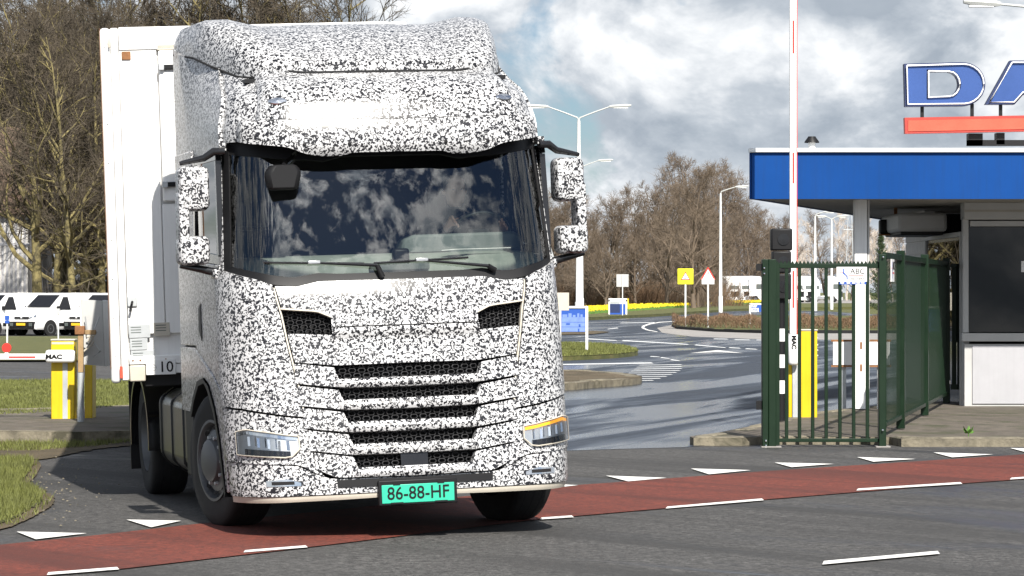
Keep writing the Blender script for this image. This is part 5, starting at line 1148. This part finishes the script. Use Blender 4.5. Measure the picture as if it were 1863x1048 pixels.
d = 198; bk = sign_root('square_sign', 1132.5, d, 'pale grey back of a square sign on a pole behind the notice board', .15); MB().box(-.4, .4, -.02, 0, zz(522, d) - .15, zz(499, d) - .15).build('plate', M['greyframe'], bk, bevel=.01); MB().lathe([(.035, 0), (.035, zz(500, d) - .15)], 8, M=T_((0, -.06, 0))).build('pole', M['polewhite'], bk)
# small blue parking board by the roundabout
d = 150; pb = sign_root('parking_board', 1376, d, 'small blue board with white lettering beside the green fence post', .1); u = d / FPX
MB().box((1363 - 1376) * u, (1366 - 1376) * u, -.03, .03, 0, zz(553, d) - .1).build('leg', M['white'], pb); MB().box((1363 - 1376) * u, (1396 - 1376) * u, -.03, .03, zz(554.5, d) - .1, zz(552, d) - .1).build('frame_top', M['white'], pb); b_ = MB().box((1366.2 - 1376) * u, (1396 - 1376) * u, -.02, .02, zz(567.5, d) - .1, zz(554.7, d) - .1).build('board', M['boardblue'], pb)
for k, (t, w) in enumerate((('DAF', .5), ('Parking', .9), ('Visitors', .9))): moved(text_mb(t, .15, .002, bold=.006), T_(((1372 - 1376) * u, -.026, zz(557 + k * 4.4, d) - .1))).build('lettering', M['white'], b_)
# blue sign and slim post near the vans
d = 100; bp = sign_root('route_sign', 13, d, 'small blue sign on a thin pole in front of the parked vans', .05); MB().lathe([(.03, 0), (.03, zz(585, d))], 8).build('pole', M['polewhite'], bp)
MB().box(-.07, .08, -.05, -.03, zz(585, d), zz(577, d)).build('plate', M['boardblue'], bp); MB().box(-.07, .08, -.05, -.03, zz(591, d), zz(585.6, d)).build('plate', M['boardblue'], bp)
d = 104; p2 = sign_root('slim_post', 106, d, 'slim white post with a small plate between the two vans', .05); MB().lathe([(.025, 0), (.025, zz(575, d))], 8).build('pole', M['polewhite'], p2); MB().box(-.06, .06, -.04, -.03, zz(575, d), zz(564, d)).build('plate', M['greyframe'], p2)
# ------------------------------------------------------------------ barn on the left
bn = empty('barn', P(-68, 540, 172), label='pale boarded barn with a dark tiled roof among the trees', cat='building'); bn.location.z = 0
MB().box(-8, 3.72, 0, 9, 0, 6.2).build('wall', M['wall'], bn)
for k in range(46): MB().box(3.6 - k * .25, 3.72 - k * .25, -.05, 0, .1, 6.15).build('board', M['brickwhite'], bn)
MB().box(-8, 3.8, -.07, -.05, 4.35, 4.5).build('cross_rail', M['wall'], bn)
MB().prism([(-8.2, -.5, 6.1), (-8.2, 4.5, 11.2), (-8.2, 9.5, 6.1)], (12.1, 0, 0)).build('roof', M['tile'], bn)
for k in range(16):
    t0 = k / 16; MB().prism([(-8.2, -.55 + 5 * t0, 6.12 + 5.1 * t0), (-8.2, -.5 + 5 * t0 + .33, 6.12 + 5.1 * t0 + .33), (-8.2, -.5 + 5 * t0 + .3, 6.2 + 5.1 * t0 + .36)], (12.12, 0, 0)).build('tile_course', M['tile'], bn)
# ------------------------------------------------------------------ trees
def grow_tree(seed, H, r0, spread, first=.22, n1=18, n2=8, n3=6, n4=4, up=.35, straight=.5):
    rg = random.Random(seed); T, Cn, Tw = MB(), MB(), MB()
    def rv(s_): return Vector((rg.uniform(-1, 1), rg.uniform(-1, 1), rg.uniform(-1, 1))) * s_
    def path(p, d, L, n, wob, upb):
        pts = [p.copy()]; d = d.normalized()
        for _ in range(n):
            d = (d + rv(wob) + Vector((0, 0, upb))).normalized(); p = p + d * (L / n); pts.append(p.copy())
        return pts
    def at(pts, t):
        k = t * (len(pts) - 1); i = min(int(k), len(pts) - 2); return pts[i].lerp(pts[i + 1], k - i), (pts[i + 1] - pts[i]).normalized()
    def side(d, a):
        q = d.cross(rv(1)); q.normalize(); return (d * math.cos(a) + q * math.sin(a)).normalized()
    tp = path(Vector((0, 0, -.1)), Vector((0, 0, 1)), H * .9, 9, .09 * (1.5 - straight), .1)
    T.tube(tp, [r0 * (1 - .93 * (i / 9) ** .8) * (1.25 if i == 0 else 1) for i in range(10)], 8)
    for i in range(n1):
        t = first + (1 - first) * (i + rg.random()) / n1 * .99; p, d = at(tp, t); a = R(rg.uniform(35, 70) * (1.1 - .4 * t))
        L = H * spread * (1.12 - .8 * (t - first) / (1 - first)) * rg.uniform(.7, 1.2); r1 = r0 * .42 * (1.15 - t) + .012
        b = path(p, side(d, a), L, 5, .26, up * .35); Cn.tube(b, [r1 * (1 - .85 * k / 5) for k in range(6)], 5, False)
        for j in range(n2):
            t2 = .2 + .8 * (j + rg.random()) / n2; p2, d2 = at(b, min(t2, .99)); L2 = L * rg.uniform(.28, .5) * (1.25 - .6 * t2); r2 = max(.014, r1 * .36)
            b2 = path(p2, side(d2, R(rg.uniform(30, 65))), L2, 3, .3, up * .4); (Cn if j % 3 == 0 else Tw).tube(b2, [r2, r2 * .75, r2 * .55, r2 * .3], 3, False)
            for k in range(n3):
                p3, d3 = at(b2, .15 + .84 * (k + rg.random()) / n3 * .99); L3 = L2 * rg.uniform(.3, .55) + .25
                b3 = path(p3, side(d3, R(rg.uniform(25, 60))), L3, 2, .3, up * .3); Tw.tube(b3, [.014, .011, .007], 3, False)
                for l in range(n4):
                    p4, d4 = at(b3, .15 + .8 * rg.random()); q = p4 + side(d4, R(rg.uniform(20, 55))) * (L3 * rg.uniform(.35, .7) + .1); s_ = (q - p4).cross(Vector((rg.random(), rg.random(), rg.random() - .5))).normalized() * .008
                    Tw.add([p4 - s_, p4 + s_, q], [(0, 1, 2)])
    return T, Cn, Tw
def tree_proto(name, mt, seed, mtw=None, **k):
    T, Cn, Tw = grow_tree(seed, **k); e = empty(name, (0, 0, 0), label='x', cat='tree'); T.build('trunk', mt, e, smooth=60, fix=False); Cn.build('limbs', mt, e, fix=False); Tw.build('crown', mtw or mt, e, fix=False); return e
used = set()
def place(proto, x, y, z, s, rz, label, group, tilt=0):
    o = proto if proto.name not in used else copy_tree(proto); used.add(proto.name)
    o.location = (x, y, z); o.rotation_euler = (R(tilt), 0, rz); o.scale = (s, s, s * 1.0); o['label'] = label; o['group'] = group; return o
TL = [tree_proto('bare_tree', M['barkL'], 11, M['twigL'], H=15, r0=.27, spread=.33, first=.16, n1=26, n2=8, n3=6, n4=4), tree_proto('bare_tree', M['barkL'], 12, M['twigL'], H=15, r0=.22, spread=.32, first=.12, n1=26, n2=8, n3=6, n4=4), tree_proto('bare_tree', M['barkL'], 15, M['twigL'], H=14, r0=.2, spread=.36, first=.1, n1=24, n2=9, n3=6, n4=4)]
rt = random.Random(3); GL = 'bare trees in the wood on the left'
spots = [(68, 158, 1.15, 0), (132, 156, 1.1, 1), (183, 161, 1.2, 2), (22, 184, 1.3, 1), (100, 172, 1.25, 2), (155, 176, 1.3, 0), (-30, 188, 1.3, 2), (230, 165, 1.15, 1), (290, 160, 1.12, 0), (345, 168, 1.15, 2), (400, 163, 1.1, 1), (455, 170, 1.13, 0), (505, 164, 1.06, 2), (560, 172, 1.06, 1), (605, 168, .98, 0), (40, 186, 1.4, 0), (120, 190, 1.4, 1), (200, 188, 1.4, 2), (270, 192, 1.4, 0), (340, 190, 1.38, 1), (420, 194, 1.35, 2), (500, 192, 1.25, 0), (575, 190, 1.15, 1), (75, 205, 1.5, 2), (170, 208, 1.5, 0)]
spots += [(rt.uniform(-40, 600), rt.uniform(212, 300), rt.uniform(1.5, 1.9), rt.randrange(3)) for _ in range(20)] + [(x, 180, 1.42, x % 3) for x in range(205, 600, 38)]
for i, (px, dd, s_, k) in enumerate(spots):
    vis = ('bare tree in the left wood ' + ('beside the barn' if px < 45 else 'above the first white van' if px < 110 else 'next to the trailer edge') + (', front row' if dd < 180 else ', deeper in the wood')) if px < 190 else 'bare tree whose crown shows above ' + ('the white trailer front' if px < 320 else 'the left half of the cab roof' if px < 480 else 'the middle of the cab roof')
    vis = {68: 'straight olive trunk left of the trailer, in line with the yellow barrier cabinet', 132: 'bare tree between the two vans, its trunk rising behind the sign box', 183: 'bare tree whose trunk stands closest to the trailer edge'}.get(px, vis)
    place(TL[k], (px - CX) * dd / FPX, dd, 0, s_ * rt.uniform(.94, 1.06), rt.uniform(0, 6.28), vis, GL if px < 190 else 'bare trees behind the trailer')
def far_spot(px):
    for lim, t in ((1045, 'between the truck mirror and the double lamp'), (1105, 'just right of the double armed lamp'), (1150, 'behind the blue notice board'), (1232, 'between the notice board and the yellow sign'), (1300, 'behind the two warning signs')):
        if px < lim: return t
    return 'behind the parked lorries'
TRr = [tree_proto('brown_tree', M['barkR'], 21, H=14, r0=.24, spread=.36, first=.10, n1=20, n2=8, n3=6, n4=4), tree_proto('brown_tree', M['barkR'], 22, H=13, r0=.2, spread=.33, first=.06, n1=21, n2=8, n3=6, n4=4), tree_proto('brown_tree', M['barkR'], 23, H=12, r0=.18, spread=.40, first=.05, n1=20, n2=8, n3=7, n4=3)]
for i in range(48):
    px = 950 + i * 9.9 + rt.uniform(-6, 6); dd = rt.uniform(292, 372) if px < 1300 else rt.uniform(446, 500); hpx = lin(px, [940, 1000, 1060, 1110, 1170, 1215, 1255, 1290, 1340, 1385, 1430], [215, 215, 185, 175, 195, 225, 248, 235, 205, 150, 130]) * rt.choice((.62, .76, .86, .95, 1.02))
    hh = hpx * dd / FPX + CAM_H; k = i % 3
    place(TRr[k], (px - CX) * dd / FPX, dd, .1, hh / (13.6, 12.6, 11.6)[k], rt.uniform(0, 6.28), 'bare reddish brown tree in the far row ' + far_spot(px), 'bare trees in the far row')
TB = [tree_proto('birch_tree', M['barkB'], 31, H=13, r0=.17, spread=.27, first=.2, n1=18, n2=7, n3=5, n4=4, up=.5)]
for i in range(17):
    px = 1400 + i * 17 + rt.uniform(-8, 8); dd = rt.uniform(455, 520); hh = rt.uniform(125, 178) * dd / FPX
    if i % 3: place(TB[0], (px - CX) * dd / FPX, dd, .1, hh / 12.6, rt.uniform(0, 6.28), 'pale birch tree behind the lorries, seen beside or through the fence', 'birch trees behind the lorries')
    else: place(TRr[1], (px - CX) * dd / FPX, dd, .1, hh / 12.6, rt.uniform(0, 6.28), 'bare brown tree among the birches, seen through the fence', 'bare trees among the birches')
# big foreground tree in that row
place(TRr[0], (1262 - CX) * 285 / FPX, 285, .1, 1.0, .7, 'tallest bare tree of the far row, rounded crown left of the canopy', 'tallest far tree')
# ---- undergrowth bushes
def bush(name, seed, w, h, n, mt):
    rg = random.Random(seed); e = empty(name, (0, 0, 0), label='x', cat='shrub'); mb = MB()
    for _ in range(n):
        p = Vector((rg.gauss(0, w * .32), rg.gauss(0, w * .25), 0)); d = Vector((rg.uniform(-.6, .6) + p.x * .3, rg.uniform(-.6, .6), 1)).normalized(); L = h * rg.uniform(.4, 1.05); q = p + d * L * .6; r_ = q + (d + Vector((rg.uniform(-.5, .5), rg.uniform(-.5, .5), 0))) * L * .4; s_ = Vector((rg.uniform(-1, 1), rg.uniform(-1, 1), 0)).normalized() * .012
        mb.add([p - s_, p + s_, q + s_ * .7, q - s_ * .7, r_], [(0, 1, 2, 3), (3, 2, 4)])
    mb.build('twigs', mt, e, fix=False)
    mb = MB()
    for _ in range(7): mb.tube([(rg.gauss(0, w * .2), rg.gauss(0, w * .15), -.05), (rg.gauss(0, w * .3), rg.gauss(0, w * .2), h * .6)], [.03, .01], 4, False)
    mb.build('stems', mt, e, fix=False); return e
BR = [bush('brown_shrub', 41, 3.2, 3.6, 900, M['barkR']), bush('brown_shrub', 42, 3.6, 2.8, 900, M['hedge'])]
for i in range(44):
    px = 985 + i * 9.4 + rt.uniform(-5, 5); dd = rt.uniform(300, 380) if px < 1305 else rt.uniform(448, 500); place(BR[i % 2], (px - CX) * dd / FPX, dd, .1, rt.uniform(.8, 1.5), rt.uniform(0, 6.28), 'brown leafless shrub under far trees ' + far_spot(px), 'shrubs under the far trees')
BL = bush('woodland_shrub', 43, 3.4, 3.0, 900, M['twigL'])
for i in range(22):
    px = -60 + i * 14 + rt.uniform(-8, 8); dd = rt.uniform(175, 215); place(BL, (px - CX) * dd / FPX, dd, 0, rt.uniform(.7, 1.3), rt.uniform(0, 6.28), 'tangled shrub between the trunks behind the white vans', 'shrubs in the left wood')
# ---- evergreen beside the column
pn = empty('pine_tree', G(1600, 577), label='dark green young pine between the white column and the booth', cat='tree'); pn.location = ((1603 - CX) * 205 / FPX, 205, .1)
MB().tube([(0, 0, -.1), (.03, 0, 5.2)], [.13, .02], 7).build('trunk', M['barkR'], pn); mb = MB(); rg = random.Random(5)
for _ in range(260):
    z = rg.uniform(.3, 5.2); Rr = (1 - z / 5.6) * 1.45 * rg.uniform(.55, 1.1); a = rg.uniform(0, 6.28); tip = Vector((Rr * math.cos(a), Rr * math.sin(a), z + .35)); base = Vector((0, 0, z - .1))
    for k in range(26):
        p = base.lerp(tip, .25 + .75 * rg.random()); q = p + Vector((rg.uniform(-.2, .2), rg.uniform(-.2, .2), rg.uniform(-.02, .22))); s_ = Vector((rg.uniform(-1, 1), rg.uniform(-1, 1), rg.uniform(-1, 1))).normalized() * .02
        mb.add([p - s_, p + s_, q], [(0, 1, 2)])
mb.build('crown', M['needle'], pn, fix=False)
# ---- low clipped hedge on the roundabout
hg = empty('hedge', (12, 138, .1), label='low brown clipped hedge along the roundabout island', cat='hedge'); mb = MB()
for _ in range(26000):
    t = rg.random(); px = 1223 + t * 560; back = rg.random() * 2.6; dd = lin(px, [1222, 1300, 1400, 1800], [141, 134, 131, 132]) + back; x = (px - CX) * dd / FPX; hgt = .62 + .09 * math.sin(px * .13) + .05 * math.sin(px * .047 + 2)
    p = Vector((x, dd, .1 + rg.random() ** .6 * hgt * .85)); q = p + Vector((rg.uniform(-.09, .09), rg.uniform(-.09, .09), rg.uniform(.02, .16))); s_ = Vector((rg.uniform(-1, 1), rg.uniform(-1, 1), rg.uniform(-.4, .4))).normalized() * .012
    mb.add([p - hg.location - s_, p - hg.location + s_, q - hg.location], [(0, 1, 2)])
mb.build('twigs', M['hedge'], hg, fix=False)
mb = MB()
for k in range(60):
    px = 1228 + k * 9.3; dd = lin(px, [1222, 1300, 1400, 1800], [142, 135, 132, 133]); mb.tube([Vector(((px - CX) * dd / FPX, dd, 0)) - hg.location, Vector(((px - CX) * dd / FPX + rg.uniform(-.1, .1), dd, .5)) - hg.location], [.03, .012], 4, False)
mb.build('stems', M['hedge'], hg, fix=False)
# ---- daffodils
mb, ml = MB(), MB()
for _ in range(5200):
    t = rg.random(); px = 1060 + t * 350; py = lin(px, [1060, 1200, 1330, 1410], [569, 560, 552.5, 551.5]) + rg.uniform(-3.2, 3.4) * lin(px, [1060, 1400], [1, .45]); dd = (CAM_H - .18) * FPX / (py - HZ); dd = min(dd, 395)
    p = Vector(((px - CX) * dd / FPX, dd, .18 + rg.uniform(.22, .4))); w = rg.uniform(.05, .09)
    a = Vector((rg.uniform(-1, 1), rg.uniform(-.3, .3), rg.uniform(-.3, .3))).normalized() * w; b = Vector((0, rg.uniform(-.5, .2), 1)).normalized() * w
    mb.add([p - a, p - b, p + a, p + b], [(0, 1, 2, 3)])
    ml.add([p + Vector((-.02, 0, -.4)), p + Vector((.02, 0, -.4)), p + Vector((rg.uniform(-.08, .08), 0, -.02))], [(0, 1, 2)])
tag(mb.build('daffodils', M['daffy'], fix=False), 'band of yellow daffodils in bloom along the far lawn', 'flowers', kind='stuff')
tag(ml.build('daffodil_leaves', M['leafgreen'], fix=False), 'green leaves under the band of daffodils', 'leaves', kind='stuff')
# ---- grass blades
def inside(p, poly):
    c = False; n = len(poly)
    for i in range(n):
        a, b = poly[i], poly[(i + 1) % n]
        if (a[1] > p[1]) != (b[1] > p[1]) and p[0] < (b[0] - a[0]) * (p[1] - a[1]) / (b[1] - a[1]) + a[0]: c = not c
    return c
def blades(name, poly, n, h, z, label, w=.006, xlim=(-99, 99)):
    xs = [max(xlim[0], min(p[0] for p in poly)), min(xlim[1], max(p[0] for p in poly))]; ys = [min(p[1] for p in poly), max(p[1] for p in poly)]; mb = MB(); c = 0
    while c < n:
        x, y = rg.uniform(*xs), rg.uniform(*ys)
        if not inside((x, y), poly): continue
        c += 1; L = h * rg.uniform(.4, 1.2); a = rg.uniform(0, 6.28); s_ = Vector((math.cos(a), math.sin(a), 0)) * w; ln = Vector((rg.uniform(-.6, .6), rg.uniform(-.6, .6), 1)).normalized() * L
        p = Vector((x, y, z)); mb.add([p - s_, p + s_, p + ln], [(0, 1, 2)])
    return tag(mb.build(name, M['blade'], fix=False), label, 'grass', kind='stuff')
blades('verge_grass', [tuple(v.co[:2]) for v in verge.data.vertices], 22000, .09, .03, 'rough green grass on the verge at the left edge', .005, (-5.6, 0))
blades('sparse_grass', [tuple(v.co[:2]) for v in vsoil.data.vertices], 2600, .06, .012, 'sparse tufts in the dirt around the left verge', .005, (-5.6, 0))
blades('lawn_grass', lawnp, 60000, .06, .11, 'short lawn grass between the barrier and the side road', .009, (-11, -3))
blades('weed_grass', [tuple(p[:2]) for p in gp([(-30, 806), (130, 808), (260, 803), (180, 813), (60, 822), (-30, 822)])], 2600, .06, .012, 'thin grass along the barrier island kerb', .005)
blades('island_grass', isl2, 16000, .08, .11, 'grass on the island with the route board', .014, (0, 5))
mb = MB()
for _ in range(110):
    px, py = rg.gauss(95, 45), rg.gauss(905, 28)
    if not (0 < px < 240 and 830 < py < 965): continue
    p = G(px, py, .012); r_ = rg.uniform(.004, .012); mb.lathe([(0, 0), (r_, r_ * .3), (r_ * .7, r_ * .9), (0, r_)], 5, M=T_(p))
tag(mb.build('gravel', M['concrete'], fix=False), 'loose pale gravel scattered beside the left verge', 'gravel', kind='stuff')
we = empty('weed', G(1762, 795, .1), label='small green weed growing at the kerb below the booth', cat='weed'); mb = MB()
for k in range(9):
    a = k * .7; t = Vector((math.cos(a) * .07, math.sin(a) * .05, .07 + .03 * (k % 3))); s_ = Vector((-math.sin(a), math.cos(a), 0)) * .025
    mb.add([(0, 0, .04), t * .6 + s_, t, t * .6 - s_], [(0, 1, 2, 3)])
mb.build('leaf', M['leafgreen'], we, fix=False); MB().tube([(0, 0, -.05), (0, 0, .08)], .006, 5).build('stem', M['leafgreen'], we)
